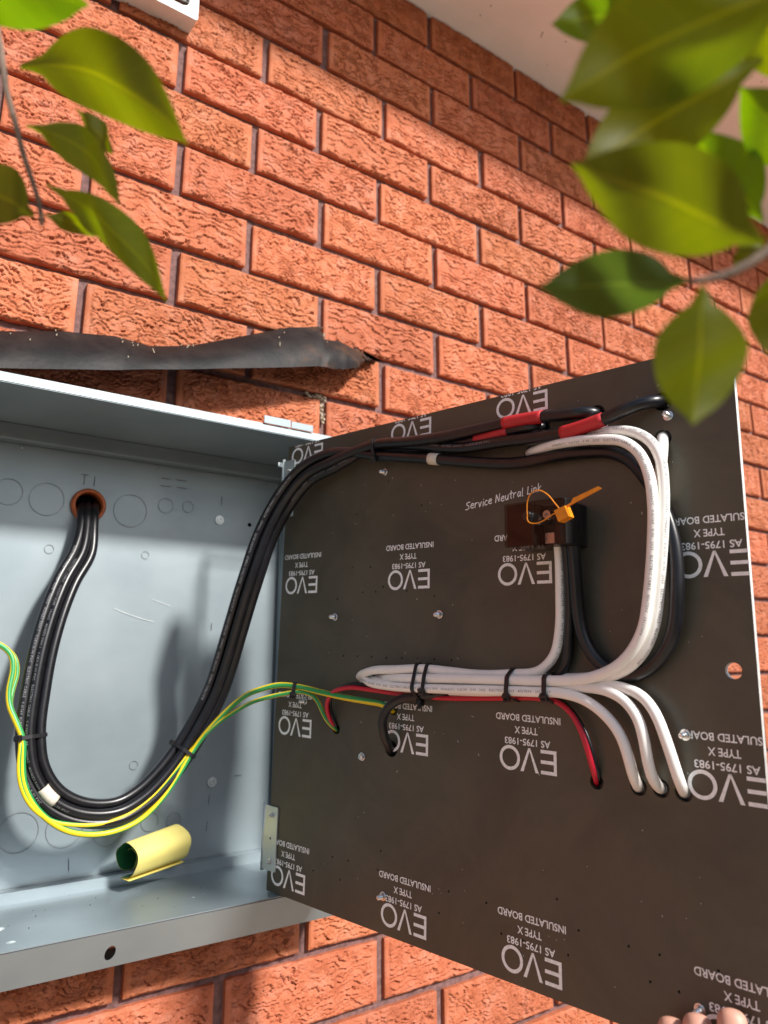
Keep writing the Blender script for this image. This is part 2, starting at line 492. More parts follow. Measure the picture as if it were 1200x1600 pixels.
# ------------------------------------------------------------------ measured places (metres)
CABLE_PATHS = {
    'mains_A': [(-0.0676,0.0990,-0.7023),(-0.0761,0.0610,-0.7206),(-0.0781,0.0489,-0.7431),(-0.0851,0.0381,-0.7714),(-0.1042,0.0260,-0.8111),(-0.1247,0.0121,-0.8841),(-0.1319,0.0041,-0.9426),(-0.1334,-0.0020,-0.9946),(-0.1254,-0.0065,-1.0322),(-0.1029,-0.0113,-1.0650),(-0.0773,-0.0144,-1.0811),(-0.0484,-0.0162,-1.0885),(-0.0179,-0.0171,-1.0869),(0.0081,-0.0178,-1.0745),(0.0358,-0.0181,-1.0507),(0.0585,-0.0193,-1.0217),(0.0770,-0.0254,-0.9875),(0.0906,-0.0355,-0.9505),(0.0965,-0.0465,-0.9183),(0.0995,-0.0625,-0.8814),(0.1034,-0.0954,-0.8152),(0.1168,-0.1141,-0.7519),(0.1276,-0.1352,-0.7164),(0.1363,-0.1635,-0.6932),(0.1458,-0.1989,-0.6846),(0.1652,-0.2652,-0.6681),(0.1782,-0.3205,-0.6782),(0.1903,-0.3810,-0.6925),(0.1980,-0.4300,-0.6966),(0.2062,-0.4817,-0.7018),(0.2091,-0.5066,-0.7031),(0.2157,-0.5447,-0.6995),(0.2221,-0.5716,-0.6937),(0.2307,-0.5839,-0.6908),(0.2403,-0.5863,-0.6895),(0.2525,-0.5809,-0.6866)],
    'mains_B': [(-0.0615,0.0948,-0.7021),(-0.0700,0.0568,-0.7206),(-0.0719,0.0448,-0.7437),(-0.0771,0.0330,-0.7743),(-0.0962,0.0209,-0.8141),(-0.1164,0.0069,-0.8857),(-0.1235,-0.0011,-0.9429),(-0.1250,-0.0071,-0.9935),(-0.1177,-0.0111,-1.0279),(-0.0971,-0.0151,-1.0579),(-0.0745,-0.0171,-1.0720),(-0.0484,-0.0181,-1.0787),(-0.0210,-0.0181,-1.0776),(0.0021,-0.0181,-1.0667),(0.0283,-0.0180,-1.0441),(0.0502,-0.0190,-1.0163),(0.0681,-0.0250,-0.9831),(0.0814,-0.0350,-0.9470),(0.0869,-0.0459,-0.9158),(0.0899,-0.0619,-0.8791),(0.0938,-0.0948,-0.8130),(0.1073,-0.1136,-0.7492),(0.1186,-0.1353,-0.7123),(0.1284,-0.1648,-0.6873),(0.1396,-0.2015,-0.6772),(0.1604,-0.2719,-0.6675),(0.1699,-0.3197,-0.6742),(0.1820,-0.3704,-0.6780),(0.1951,-0.4154,-0.6779),(0.2036,-0.4529,-0.6787),(0.2081,-0.4757,-0.6806),(0.2137,-0.5040,-0.6846),(0.2193,-0.5219,-0.6859),(0.2285,-0.5270,-0.6867),(0.2405,-0.5205,-0.6845)],
    'mains_Cc': [(-0.0587,0.1032,-0.7004),(-0.0671,0.0652,-0.7190),(-0.0690,0.0532,-0.7423),(-0.0733,0.0443,-0.7730),(-0.0926,0.0324,-0.8133),(-0.1130,0.0184,-0.8856),(-0.1201,0.0104,-0.9434),(-0.1216,0.0044,-0.9945),(-0.1143,0.0004,-1.0290),(-0.0936,-0.0036,-1.0591),(-0.0711,-0.0056,-1.0731),(-0.0450,-0.0066,-1.0798),(-0.0176,-0.0066,-1.0787),(0.0054,-0.0065,-1.0678),(0.0318,-0.0066,-1.0451),(0.0538,-0.0076,-1.0171),(0.0719,-0.0136,-0.9835),(0.0853,-0.0236,-0.9471),(0.0909,-0.0346,-0.9156),(0.0940,-0.0506,-0.8785),(0.0981,-0.0837,-0.8115),(0.1118,-0.1027,-0.7468),(0.1234,-0.1247,-0.7093),(0.1336,-0.1545,-0.6837),(0.1452,-0.1916,-0.6733),(0.1684,-0.2607,-0.6704),(0.1806,-0.3173,-0.6815),(0.1894,-0.3615,-0.6859),(0.1976,-0.4027,-0.6873),(0.2038,-0.4336,-0.6864),(0.2082,-0.4558,-0.6865),(0.2139,-0.4690,-0.6875),(0.2257,-0.4667,-0.6855)],
    'mains_D': [(-0.0525,0.0973,-0.7006),(-0.0609,0.0593,-0.7193),(-0.0628,0.0474,-0.7431),(-0.0653,0.0370,-0.7763),(-0.0846,0.0251,-0.8167),(-0.1046,0.0109,-0.8874),(-0.1116,0.0029,-0.9437),(-0.1131,-0.0030,-0.9931),(-0.1066,-0.0064,-1.0243),(-0.0879,-0.0095,-1.0512),(-0.0686,-0.0104,-1.0631),(-0.0455,-0.0104,-1.0691),(-0.0216,-0.0094,-1.0684),(-0.0017,-0.0086,-1.0592),(0.0232,-0.0083,-1.0379),(0.0443,-0.0091,-1.0112),(0.0618,-0.0150,-0.9786),(0.0747,-0.0249,-0.9434),(0.0799,-0.0358,-0.9129),(0.0830,-0.0518,-0.8762),(0.0870,-0.0848,-0.8094),(0.1008,-0.1040,-0.7442),(0.1129,-0.1265,-0.7053),(0.1243,-0.1575,-0.6778),(0.1377,-0.1960,-0.6660),(0.1640,-0.2694,-0.6801),(0.1669,-0.2842,-0.6837),(0.1813,-0.3463,-0.6981),(0.1946,-0.3924,-0.7096),(0.2078,-0.4540,-0.7208),(0.2120,-0.4751,-0.7209),(0.2212,-0.5210,-0.7242),(0.2254,-0.5423,-0.7283),(0.2280,-0.5604,-0.7396),(0.2293,-0.5722,-0.7562),(0.2312,-0.5816,-0.7745),(0.2317,-0.5893,-0.7975),(0.2314,-0.5932,-0.8194),(0.2305,-0.5937,-0.8379),(0.2291,-0.5921,-0.8610),(0.2292,-0.5873,-0.8846),(0.2291,-0.5768,-0.9026),(0.2276,-0.5590,-0.9178),(0.2247,-0.5395,-0.9222),(0.2204,-0.5226,-0.9144),(0.2163,-0.5126,-0.9015),(0.2132,-0.5069,-0.8823),(0.2110,-0.5063,-0.8591),(0.2083,-0.5079,-0.8312),(0.2065,-0.5088,-0.8120),(0.2055,-0.5091,-0.8000)],
    'link_black': [(0.2042,-0.5027,-0.8010),(0.2052,-0.5024,-0.8136),(0.2079,-0.5006,-0.8362),(0.2104,-0.4982,-0.8586),(0.2134,-0.4927,-0.8875),(0.2149,-0.4850,-0.9141),(0.2136,-0.4734,-0.9253),(0.2086,-0.4483,-0.9308),(0.2017,-0.4136,-0.9338),(0.1928,-0.3688,-0.9361),(0.1872,-0.3458,-0.9416),(0.1757,-0.3187,-0.9460),(0.1676,-0.2988,-0.9497),(0.1622,-0.2869,-0.9584),(0.1601,-0.2818,-0.9714),(0.1656,-0.2787,-0.9878),(0.1759,-0.2738,-0.9991),(0.1868,-0.2623,-1.0047)],
    'link_white': [(0.2045,-0.4936,-0.7998),(0.2054,-0.4934,-0.8114),(0.2087,-0.4893,-0.8496),(0.2107,-0.4843,-0.8833),(0.2103,-0.4771,-0.9051),(0.2074,-0.4628,-0.9181),(0.2004,-0.4325,-0.9218),(0.1924,-0.3975,-0.9228),(0.1844,-0.3626,-0.9201),(0.1778,-0.3345,-0.9178),(0.1705,-0.2929,-0.9188),(0.1652,-0.2557,-0.9204),(0.1655,-0.2367,-0.9241),(0.1739,-0.2178,-0.9280)],
    'w1': [(0.2234,-0.4451,-0.7085),(0.2148,-0.4582,-0.7109),(0.2105,-0.4828,-0.7109),(0.2094,-0.5131,-0.7139),(0.2110,-0.5418,-0.7187),(0.2137,-0.5656,-0.7258),(0.2153,-0.5787,-0.7388),(0.2156,-0.5851,-0.7557),(0.2150,-0.5877,-0.7830),(0.2146,-0.5853,-0.8104),(0.2138,-0.5814,-0.8378),(0.2137,-0.5760,-0.8632),(0.2136,-0.5706,-0.8824),(0.2136,-0.5605,-0.8985),(0.2126,-0.5450,-0.9127),(0.2106,-0.5250,-0.9217),(0.2065,-0.4992,-0.9263),(0.2009,-0.4712,-0.9273),(0.1916,-0.4243,-0.9270),(0.1802,-0.3672,-0.9267),(0.1741,-0.3315,-0.9273),(0.1705,-0.2928,-0.9279),(0.1737,-0.2678,-0.9284),(0.1821,-0.2488,-0.9289)],
    'w2': [(0.2358,-0.5073,-0.7080),(0.2269,-0.5190,-0.7092),(0.2207,-0.5341,-0.7097),(0.2194,-0.5532,-0.7118),(0.2208,-0.5704,-0.7170),(0.2228,-0.5857,-0.7290),(0.2242,-0.5924,-0.7460),(0.2243,-0.5929,-0.7638),(0.2236,-0.5896,-0.8011),(0.2228,-0.5857,-0.8282),(0.2228,-0.5806,-0.8554),(0.2222,-0.5726,-0.8858),(0.2213,-0.5632,-0.9020),(0.2194,-0.5485,-0.9153),(0.2174,-0.5281,-0.9233),(0.2138,-0.4999,-0.9286),(0.2078,-0.4647,-0.9298),(0.1983,-0.4172,-0.9296),(0.1868,-0.3595,-0.9294),(0.1782,-0.3159,-0.9289),(0.1781,-0.2850,-0.9289),(0.1859,-0.2676,-0.9293)],
    'w3': [(0.2501,-0.5793,-0.7181),(0.2392,-0.5861,-0.7240),(0.2328,-0.5895,-0.7339),(0.2312,-0.5868,-0.7532),(0.2305,-0.5834,-0.7804),(0.2300,-0.5808,-0.8100),(0.2291,-0.5764,-0.8416),(0.2279,-0.5707,-0.8701),(0.2271,-0.5617,-0.8932),(0.2265,-0.5482,-0.9102),(0.2233,-0.5270,-0.9213),(0.2182,-0.4965,-0.9249),(0.2113,-0.4618,-0.9255),(0.2022,-0.4135,-0.9262),(0.1901,-0.3528,-0.9265),(0.1801,-0.3026,-0.9260),(0.1881,-0.2786,-0.9265)],
    'wA': [(0.1763,-0.2195,-0.9294),(0.1676,-0.2373,-0.9303),(0.1632,-0.2561,-0.9332),(0.1642,-0.2866,-0.9358),(0.1705,-0.3286,-0.9367),(0.1785,-0.3689,-0.9370),(0.1898,-0.4256,-0.9367),(0.1968,-0.4606,-0.9369),(0.2034,-0.4889,-0.9372),(0.2084,-0.5089,-0.9420),(0.2127,-0.5253,-0.9527),(0.2152,-0.5380,-0.9677),(0.2182,-0.5428,-0.9868),(0.2232,-0.5421,-1.0004),(0.2308,-0.5395,-1.0082),(0.2409,-0.5337,-1.0123)],
    'wB': [(0.1787,-0.2314,-0.9299),(0.1703,-0.2508,-0.9307),(0.1711,-0.2806,-0.9335),(0.1790,-0.3253,-0.9345),(0.1886,-0.3736,-0.9340),(0.1989,-0.4250,-0.9335),(0.2073,-0.4778,-0.9322),(0.2112,-0.5074,-0.9321),(0.2135,-0.5289,-0.9341),(0.2155,-0.5446,-0.9413),(0.2167,-0.5554,-0.9547),(0.2183,-0.5586,-0.9717),(0.2214,-0.5588,-0.9902),(0.2274,-0.5581,-1.0028),(0.2344,-0.5574,-1.0083),(0.2448,-0.5535,-1.0112)],
    'wC': [(0.1810,-0.2431,-0.9290),(0.1728,-0.2631,-0.9312),(0.1762,-0.2908,-0.9379),(0.1876,-0.3454,-0.9391),(0.2012,-0.4138,-0.9385),(0.2082,-0.4563,-0.9345),(0.2119,-0.4906,-0.9309),(0.2158,-0.5202,-0.9297),(0.2193,-0.5427,-0.9318),(0.2213,-0.5580,-0.9379),(0.2223,-0.5684,-0.9508),(0.2234,-0.5741,-0.9674),(0.2272,-0.5775,-0.9873),(0.2323,-0.5778,-1.0009),(0.2391,-0.5759,-1.0083),(0.2483,-0.5712,-1.0126)],
    'red': [(0.1685,-0.1804,-0.9885),(0.1607,-0.1871,-0.9835),(0.1516,-0.1875,-0.9691),(0.1480,-0.1902,-0.9562),(0.1491,-0.2005,-0.9447),(0.1539,-0.2195,-0.9394),(0.1632,-0.2561,-0.9406),(0.1739,-0.2994,-0.9441),(0.1879,-0.3547,-0.9462),(0.2008,-0.4140,-0.9443),(0.2081,-0.4559,-0.9429),(0.2105,-0.4784,-0.9454),(0.2114,-0.4928,-0.9555),(0.2121,-0.5016,-0.9702),(0.2148,-0.5054,-0.9876),(0.2209,-0.5051,-1.0044),(0.2318,-0.4983,-1.0133)],
    'thin_black': [(0.1689,-0.1824,-0.9870),(0.1613,-0.1902,-0.9819),(0.1557,-0.1877,-0.9664),(0.1529,-0.1891,-0.9529),(0.1536,-0.2027,-0.9420),(0.1574,-0.2271,-0.9351),(0.1675,-0.2621,-0.9378),(0.1801,-0.3023,-0.9448),(0.1913,-0.3509,-0.9440),(0.2033,-0.4115,-0.9422),(0.2122,-0.4561,-0.9408),(0.2157,-0.4790,-0.9456),(0.2165,-0.4933,-0.9573),(0.2173,-0.5025,-0.9725),(0.2192,-0.5070,-0.9903),(0.2234,-0.5072,-1.0044),(0.2323,-0.5008,-1.0121)],
    'earth_thick': [(-0.2088,0.0200,-0.8763),(-0.1822,0.0200,-0.8864),(-0.1609,0.0180,-0.8919),(-0.1499,0.0140,-0.9019),(-0.1466,0.0100,-0.9203),(-0.1494,0.0060,-0.9391),(-0.1483,0.0020,-0.9562),(-0.1404,-0.0050,-0.9752),(-0.1321,-0.0100,-0.9955),(-0.1309,-0.0120,-1.0167),(-0.1279,-0.0140,-1.0377),(-0.1185,-0.0160,-1.0579),(-0.1028,-0.0180,-1.0761),(-0.0800,-0.0200,-1.0915),(-0.0555,-0.0200,-1.0984),(-0.0273,-0.0200,-1.0985),(-0.0001,-0.0200,-1.0902),(0.0240,-0.0210,-1.0702),(0.0460,-0.0220,-1.0398),(0.0607,-0.0260,-1.0132),(0.0771,-0.0480,-0.9826),(0.0917,-0.0760,-0.9578),(0.0974,-0.1201,-0.9431),(0.1158,-0.1407,-0.9372),(0.1335,-0.1579,-0.9400),(0.1433,-0.1820,-0.9445),(0.1547,-0.2185,-0.9498),(0.1648,-0.2539,-0.9534),(0.1693,-0.2714,-0.9554),(0.1755,-0.2768,-0.9593),(0.1844,-0.2705,-0.9633)],
    'earth_thin': [(-0.2071,0.0300,-0.8809),(-0.1805,0.0300,-0.8884),(-0.1581,0.0260,-0.8932),(-0.1445,0.0200,-0.9047),(-0.1407,0.0160,-0.9219),(-0.1450,0.0100,-0.9428),(-0.1462,0.0040,-0.9598),(-0.1369,-0.0030,-0.9802),(-0.1344,-0.0110,-0.9999),(-0.1347,-0.0130,-1.0196),(-0.1320,-0.0150,-1.0372),(-0.1196,-0.0170,-1.0615),(-0.0975,-0.0190,-1.0792),(-0.0703,-0.0200,-1.0867),(-0.0388,-0.0200,-1.0884),(-0.0105,-0.0200,-1.0807),(0.0147,-0.0200,-1.0645),(0.0377,-0.0210,-1.0406),(0.0576,-0.0240,-1.0161),(0.0757,-0.0460,-0.9879),(0.0937,-0.0780,-0.9667),(0.0986,-0.1266,-0.9531),(0.1170,-0.1469,-0.9471),(0.1354,-0.1577,-0.9450),(0.1440,-0.1698,-0.9499),(0.1479,-0.1794,-0.9637),(0.1539,-0.1840,-0.9778),(0.1609,-0.1882,-0.9848),(0.1689,-0.1824,-0.9877)],
}
SEAL_LOOP = [(0.4006,0.4034,0.0520),(0.4003,0.4097,0.0520),(0.4009,0.4159,0.0520),(0.4053,0.4230,0.0520),(0.4118,0.4247,0.0520),(0.4214,0.4198,0.0520),(0.4281,0.4117,0.0520),(0.4326,0.4045,0.0520),(0.4285,0.4025,0.0520),(0.4237,0.4005,0.0520),(0.4153,0.3964,0.0520),(0.4069,0.3953,0.0520),(0.4019,0.3970,0.0520),(0.4001,0.4003,0.0520)]
SEAL_TAG = [(0.4338,0.4044,0.0540),(0.4452,0.4097,0.0540),(0.4473,0.4131,0.0540),(0.4706,0.4205,0.0540),(0.4738,0.4183,0.0540),(0.4478,0.4085,0.0540),(0.4462,0.4079,0.0540),(0.4347,0.4029,0.0540)]
SEAL_LOCK = [(0.4305,0.4037,0.0530),(0.4409,0.4070,0.0530),(0.4445,0.3975,0.0530),(0.4346,0.3936,0.0530)]
STUD = [(0.3982,0.4033,0.0470)]
LEAF_PLACES = {
    'L0': (-0.3358,-0.6316,-0.6379, -0.2717,-0.6909,-0.6656, 0.0314, 0),
    'L1': (-0.2848,-0.6223,-0.6495, -0.2290,-0.6884,-0.7062, 0.0328, 1),
    'L1b': (-0.2575,-0.6099,-0.6499, -0.2418,-0.6239,-0.6771, 0.0104, 0),
    'L2': (-0.2779,-0.6107,-0.6694, -0.2430,-0.6483,-0.7179, 0.0171, 1),
    'L3': (-0.2671,-0.6108,-0.6957, -0.2220,-0.6561,-0.7608, 0.0170, 1),
    'L3b': (-0.2636,-0.5908,-0.6998, -0.2398,-0.6144,-0.7141, 0.0092, 0),
    'L4': (-0.2706,-0.6132,-0.7149, -0.3031,-0.6138,-0.7060, 0.0247, 0),
    'R0': (-0.0971,-0.8135,-0.6667, -0.1314,-0.7957,-0.6776, 0.0160, 0),
    'R1': (-0.1156,-0.8763,-0.7183, -0.1636,-0.8232,-0.7462, 0.0367, 1),
    'R2': (-0.1018,-0.8549,-0.7215, -0.1445,-0.8137,-0.7565, 0.0287, 0),
    'R3': (-0.1119,-0.8527,-0.7898, -0.1556,-0.8193,-0.7619, 0.0303, 0),
    'R3b': (-0.0649,-0.8314,-0.7538, -0.0846,-0.8182,-0.7159, 0.0217, 0),
    'R3c': (-0.0569,-0.8264,-0.7555, -0.0635,-0.8184,-0.7666, 0.0081, 0),
    'R4': (-0.1111,-0.8277,-0.7905, -0.1445,-0.7940,-0.7890, 0.0217, 0),
    'R5': (-0.1146,-0.8337,-0.7960, -0.1254,-0.8324,-0.8429, 0.0253, 0),
    'R6': (-0.0604,-0.8483,-0.7419, -0.0853,-0.8390,-0.7124, 0.0217, 0),
    'R8': (-0.0487,-0.8600,-0.6961, -0.0847,-0.8383,-0.6820, 0.0279, 0),
    'R7': (-0.0812,-0.8419,-0.7812, -0.0850,-0.8390,-0.8161, 0.0175, 0),
}
TWIG_ONE = [(-0.3209,-0.5305,-0.4395),(-0.3091,-0.5737,-0.5386),(-0.2977,-0.6037,-0.6089),(-0.2921,-0.6103,-0.6361),(-0.2882,-0.6125,-0.6564),(-0.2829,-0.6121,-0.6706),(-0.2782,-0.6115,-0.6842),(-0.2725,-0.6116,-0.6978),(-0.2688,-0.6114,-0.7074),(-0.2666,-0.6103,-0.7164)]
TWIG_TWO = [(-0.1114,-0.8274,-0.7909),(-0.1059,-0.8316,-0.7901),(-0.0996,-0.8369,-0.7877),(-0.0921,-0.8441,-0.7814),(-0.0795,-0.8516,-0.7697),(-0.0563,-0.8611,-0.7427)]
TIE_SPOTS = [(-0.1256,-0.0020,-0.9924),(0.0517,-0.0140,-1.0166),(-0.1070,-0.0060,-1.0472),(-0.0903,-0.0080,-1.0592)]
CAM = [(-0.3188,-0.9473,-0.9087),(0.4924,-1.5321,-0.9101),(-0.4539,-1.1371,0.0638),(0.2502,-0.1587,-0.6757)]
FLASH_TOP = [(-0.2541,-0.0300,-0.5477),(-0.2316,-0.0300,-0.5414),(-0.2083,-0.0300,-0.5350),(-0.1391,-0.0300,-0.5172),(-0.0781,-0.0300,-0.5070),(-0.0325,-0.0300,-0.5094),(0.0242,-0.0280,-0.4934),(0.1003,-0.0240,-0.4577),(0.1740,-0.0200,-0.4233),(0.2307,-0.0180,-0.4050),(0.2298,-0.0300,-0.4310),(0.2619,-0.0250,-0.4241),(0.2953,-0.0200,-0.4268),(0.3229,-0.0160,-0.4306),(0.3408,-0.0140,-0.4311)]
FLASH_BOTTOM = [(-0.2526,-0.0750,-0.6055),(-0.2312,-0.0750,-0.6009),(-0.2091,-0.0750,-0.5961),(-0.1436,-0.0750,-0.5823),(-0.0864,-0.0750,-0.5697),(-0.0444,-0.0750,-0.5591),(0.0097,-0.0720,-0.5454),(0.0824,-0.0680,-0.5253),(0.1536,-0.0620,-0.5056),(0.2084,-0.0580,-0.4893),(0.2268,-0.0550,-0.4870),(0.2582,-0.0500,-0.4801),(0.2883,-0.0400,-0.4676),(0.3150,-0.0220,-0.4434),(0.3401,-0.0150,-0.4328)]
FLASH_TIP = [(0.2994,-0.0340,-0.4318),(0.3418,-0.0340,-0.4432),(0.3229,-0.0340,-0.4445),(0.3068,-0.0340,-0.4408)]

# ------------------------------------------------------------------ ground
me = mesh([(-60, -60, 0), (60, -60, 0), (60, 60, 0), (-60, 60, 0)], [(0, 1, 2, 3)], [M['soil']])
g = link('ground', me); g.location.z = -2.05
tag(g, kind='structure')

# ------------------------------------------------------------------ unseen fence added behind the viewer to block horizon glow
fence = empty('sky_block_fence', (0, -4.2, -2.05))
tag(fence, 'added brown timber fence out of view, blocking low sky and warming the bounce', 'fence')
pm = bmesh.new(); add_box(pm, -.07, .07, -.01, .01, 0, 1.75, bevel=.003)
PAL = bm_mesh(pm, [M['paling']])
for k in range(84):
    o = link('paling', PAL, fence, inv=False); o.location = ((k - 42) * .145, rng.uniform(-.004, .004), rng.uniform(-.02, .01))
for z in (.3, 1.4): box('rail', (-6.2, 6.2, -4.26, -4.212, -2.05 + z, -2.05 + z + .09), M['paling'], fence)

# ------------------------------------------------------------------ brick wall
def vnoise(x, y, seed):
    xi = np.floor(x).astype(int); yi = np.floor(y).astype(int)
    fx = x - xi; fy = y - yi
    fx = fx * fx * (3 - 2 * fx); fy = fy * fy * (3 - 2 * fy)
    def h(a, b):
        n = np.sin(a * 127.1 + b * 311.7 + seed * 74.7) * 43758.5453
        return n - np.floor(n)
    return (h(xi, yi) * (1 - fx) + h(xi + 1, yi) * fx) * (1 - fy) + (h(xi, yi + 1) * (1 - fx) + h(xi + 1, yi + 1) * fx) * fy

def sstep(a, b, x):
    t = np.clip((x - a) / (b - a), 0, 1)
    return t * t * (3 - 2 * t)

BL, BH = 0.2270, 0.0760          # brick face
def brick_mesh(seed, nx=184, nz=84):
    """Rock-faced brick: torn ledges across the face, a plain drafted margin at both ends."""
    x = np.linspace(0, BL, nx)[None, :].repeat(nz, 0)
    z = np.linspace(0, BH, nz)[:, None].repeat(nx, 1)     # 0 = bottom
    mm = 1000.0
    X, Z = x * mm, z * mm
    warp = 1.7 * (vnoise(X / 17, Z / 11, seed) - .5) + .80 * (vnoise(X / 7, Z / 7, seed + 3) - .5) + 0.28 * (vnoise(X / 3, Z / 3, seed + 5) - .5) + 3.0 * (vnoise(X / 60, Z / 40, seed + 9) - .5)
    tilt = (seed % 5 - 2) * 0.004
    per = 8.4 + (seed * 37 % 10) * .34; rough = .7 + (seed * 53 % 7) * .14
    ph = -Z / per + X * tilt + warp * rough + .30 * (vnoise(X / 2.2, Z / 1.8, seed + 81) - .5)
    fr = ph - np.floor(ph)
    row = np.floor(ph)
    amp = sstep(.10 + .03 * (seed % 6), .50 + .03 * (seed % 5), vnoise(X / (11 + seed % 4 * 3) + row * 7.3, row * 3.1, seed + 21))
    ledge = np.where(fr < .95, (fr / .95) ** 1.8, 1 - (fr - .95) / .05)
    crack = np.exp(-(fr / .10) ** 2) + np.exp(-((1 - fr) / .035) ** 2)
    pits = sstep(.76, .92, vnoise(X / 5, Z / 3.5, seed + 31))
    hgt = (3.2 * ledge - 3.6 * crack) * (amp * .9 + .1) + 1.8 * (vnoise(X / 22, Z / 16, seed + 41) - .5) + .9 * (vnoise(X / 3.2, Z / 2.2, seed + 51) - .5) + .55 * (vnoise(X / 1.7, Z / 1.5, seed + 55) - .5) - .9 * pits
    edge = np.minimum(X, BL * mm - X) + 1.6 * (vnoise(X / 5, Z / 6, seed + 61) - .5)
    face = sstep(6.5, 9.5, edge)
    tb = np.minimum(Z, BH * mm - Z)
    hgt = (hgt + .6) * face
    hgt = hgt * sstep(-1.5, 4, tb) - 1.6 * (1 - sstep(0, 2.6, np.minimum(tb, np.minimum(X, BL * mm - X))))
    # uneven top and bottom arris
    zz = z + (sstep(.9, 1, z / BH) - sstep(.9, 1, 1 - z / BH)) * 0.0016 * (vnoise(X / 11, Z * 0, seed + 71) - .6)
    verts = np.stack([x, -hgt / mm, zz], -1).reshape(-1, 3).tolist()
    faces = []
    for j in range(nz - 1):
        for i in range(nx - 1):
            a = j * nx + i
            faces.append((a, a + 1, a + nx + 1, a + nx))
    ring = [i for i in range(nx)] + [j * nx + nx - 1 for j in range(1, nz)] + [(nz - 1) * nx + i for i in range(nx - 2, -1, -1)] + [j * nx for j in range(nz - 2, 0, -1)]
    b = len(verts)
    for r in ring: verts.append(verts[r])
    for r in ring: verts.append([verts[r][0], 0.05, verts[r][2]])
    n = len(ring)
    side = len(faces)
    for k in range(n):
        k2 = (k + 1) % n
        faces.append((b + k, b + n + k, b + n + k2, b + k2))
    me = mesh(verts, faces, [M['brick']], smooth=True)
    me.update()
    return me

VARIANTS = [brick_mesh(s) for s in range(3, 17)]
COURSE = 0.086
OFF = {-4: .001, -3: -.010, -2: .004, -1: .010, 0: -.006, 1: -.003, 2: .001, 3: -.004, 4: .005, 5: .004, 6: .012, 7: .004, 8: -.004, 14: -.003, 15: .001, 16: -.012}
OPEN = (-0.47, 0.262)           # recess for the meter box, courses 7 to 13
SOFFIT_Z = 0.345

wall = empty('brick_wall', (0.8, 0.0, -2.05))
tag(wall, 'orange red wall of rock faced bricks with raked dark mortar joints', 'wall')

def clipped(me, x0, x1):
    """Copy of a brick mesh cut to x0..x1 in its own space."""
    bm = bmesh.new(); bm.from_mesh(me)
    for co, no in (((x0, 0, 0), (-1, 0, 0)), ((x1, 0, 0), (1, 0, 0))):
        r = bmesh.ops.bisect_plane(bm, geom=bm.verts[:] + bm.edges[:] + bm.faces[:], plane_co=co, plane_no=no, clear_outer=True)
        es = [e for e in r['geom_cut'] if isinstance(e, bmesh.types.BMEdge)]
        if es: bmesh.ops.holes_fill(bm, edges=es, sides=0)
    return bm_mesh(bm, [M['brick']], recalc=False)

far = bmesh.new()
count = 0
for c in range(-4, 24):
    ztop = -c * COURSE
    z0 = ztop - BH
    off = OFF.get(c, rng.uniform(-.006, .006))
    if z0 < -2.06: break
    for i in range(-14, 24):
        xc = (2 * i + (1 if c % 2 else 0)) * 0.12 + off       # perpend at the brick's left end
        x0, x1 = xc + 0.0065, xc + 0.0065 + BL
        me = VARIANTS[rng.randrange(len(VARIANTS))]
        if 7 <= c <= 13 and x1 > OPEN[0] and x0 < OPEN[1]:
            if x0 >= OPEN[0] and x1 <= OPEN[1]: continue
            if x0 < OPEN[0]: me = clipped(me, 0, OPEN[0] - x0) if OPEN[0] - x0 > .01 else None
            else: me = clipped(me, OPEN[1] - x0, BL) if x1 - OPEN[1] > .01 else None
            if me is None: continue
        if -0.52 < x1 and x0 < 1.95 and c <= 17:
            o = link('brick', me, wall, inv=False)
            o.location = (x0 - 0.8 + rng.uniform(-.0012, .0012), rng.uniform(-.0012, .0012), z0 + 2.05 + rng.uniform(-.001, .001))
            o.rotation_euler = (rng.uniform(-.012, .012), rng.uniform(-.004, .004), rng.uniform(-.008, .008))
            count += 1
        else:
            add_box(far, x0, x1, -0.001, 0.05, z0, z0 + BH)
print('bricks as parts', count)
o = link('brickwork', bm_mesh(far, [M['brick']]), wall); tag(o, kind='stuff')
bm = bmesh.new()
Y0, Y1 = 0.0095, 0.10
add_box(bm, -3.4, OPEN[0], Y0, Y1, -2.05, SOFFIT_Z + .06)
add_box(bm, OPEN[1], 5.6, Y0, Y1, -2.05, SOFFIT_Z + .06)
add_box(bm, OPEN[0], OPEN[1], Y0, Y1, -.601, SOFFIT_Z + .06)
add_box(bm, OPEN[0], OPEN[1], Y0, Y1, -2.05, -1.195)
link('mortar', bm_mesh(bm, [M['mortar']]), wall)
# broken, pale mortar left in the perpend beside the box
bm = bmesh.new()
for k in range(46):
    z = -.594 + rng.random() * .078
    if -.575 < z < -.553: continue
    s = rng.uniform(.0018, .0042)
    r = bmesh.ops.create_icosphere(bm, subdivisions=1, radius=s, matrix=Matrix.Translation((0.2525 + rng.uniform(-.0035, .0035), .0065 + rng.uniform(-.004, .003), z)))
for k in range(26):
    bmesh.ops.create_icosphere(bm, subdivisions=1, radius=rng.uniform(.0015, .0034), matrix=Matrix.Translation((0.2525 - .012 + rng.uniform(-.02, .016), .005 + rng.uniform(-.004, .003), -.5115 + rng.uniform(-.003, .003))))
tag(link('crumbled_mortar', bm_mesh(bm, [M['mortar_pale']]), wall), kind='stuff')

# ------------------------------------------------------------------ eave
eave = empty('roof_eave', (0.8, 0.0, SOFFIT_Z))
tag(eave, 'pale painted eave soffit above the brick wall', 'eave')
OV = 0.335
box('soffit_sheet', (-3.4, 5.6, -OV, 0.06, SOFFIT_Z, SOFFIT_Z + .008), M['soffit'], eave)
box('fascia_board', (-3.4, 5.6, -OV - .02, -OV - .0005, SOFFIT_Z - .002, SOFFIT_Z + .17), M['fascia'], eave)
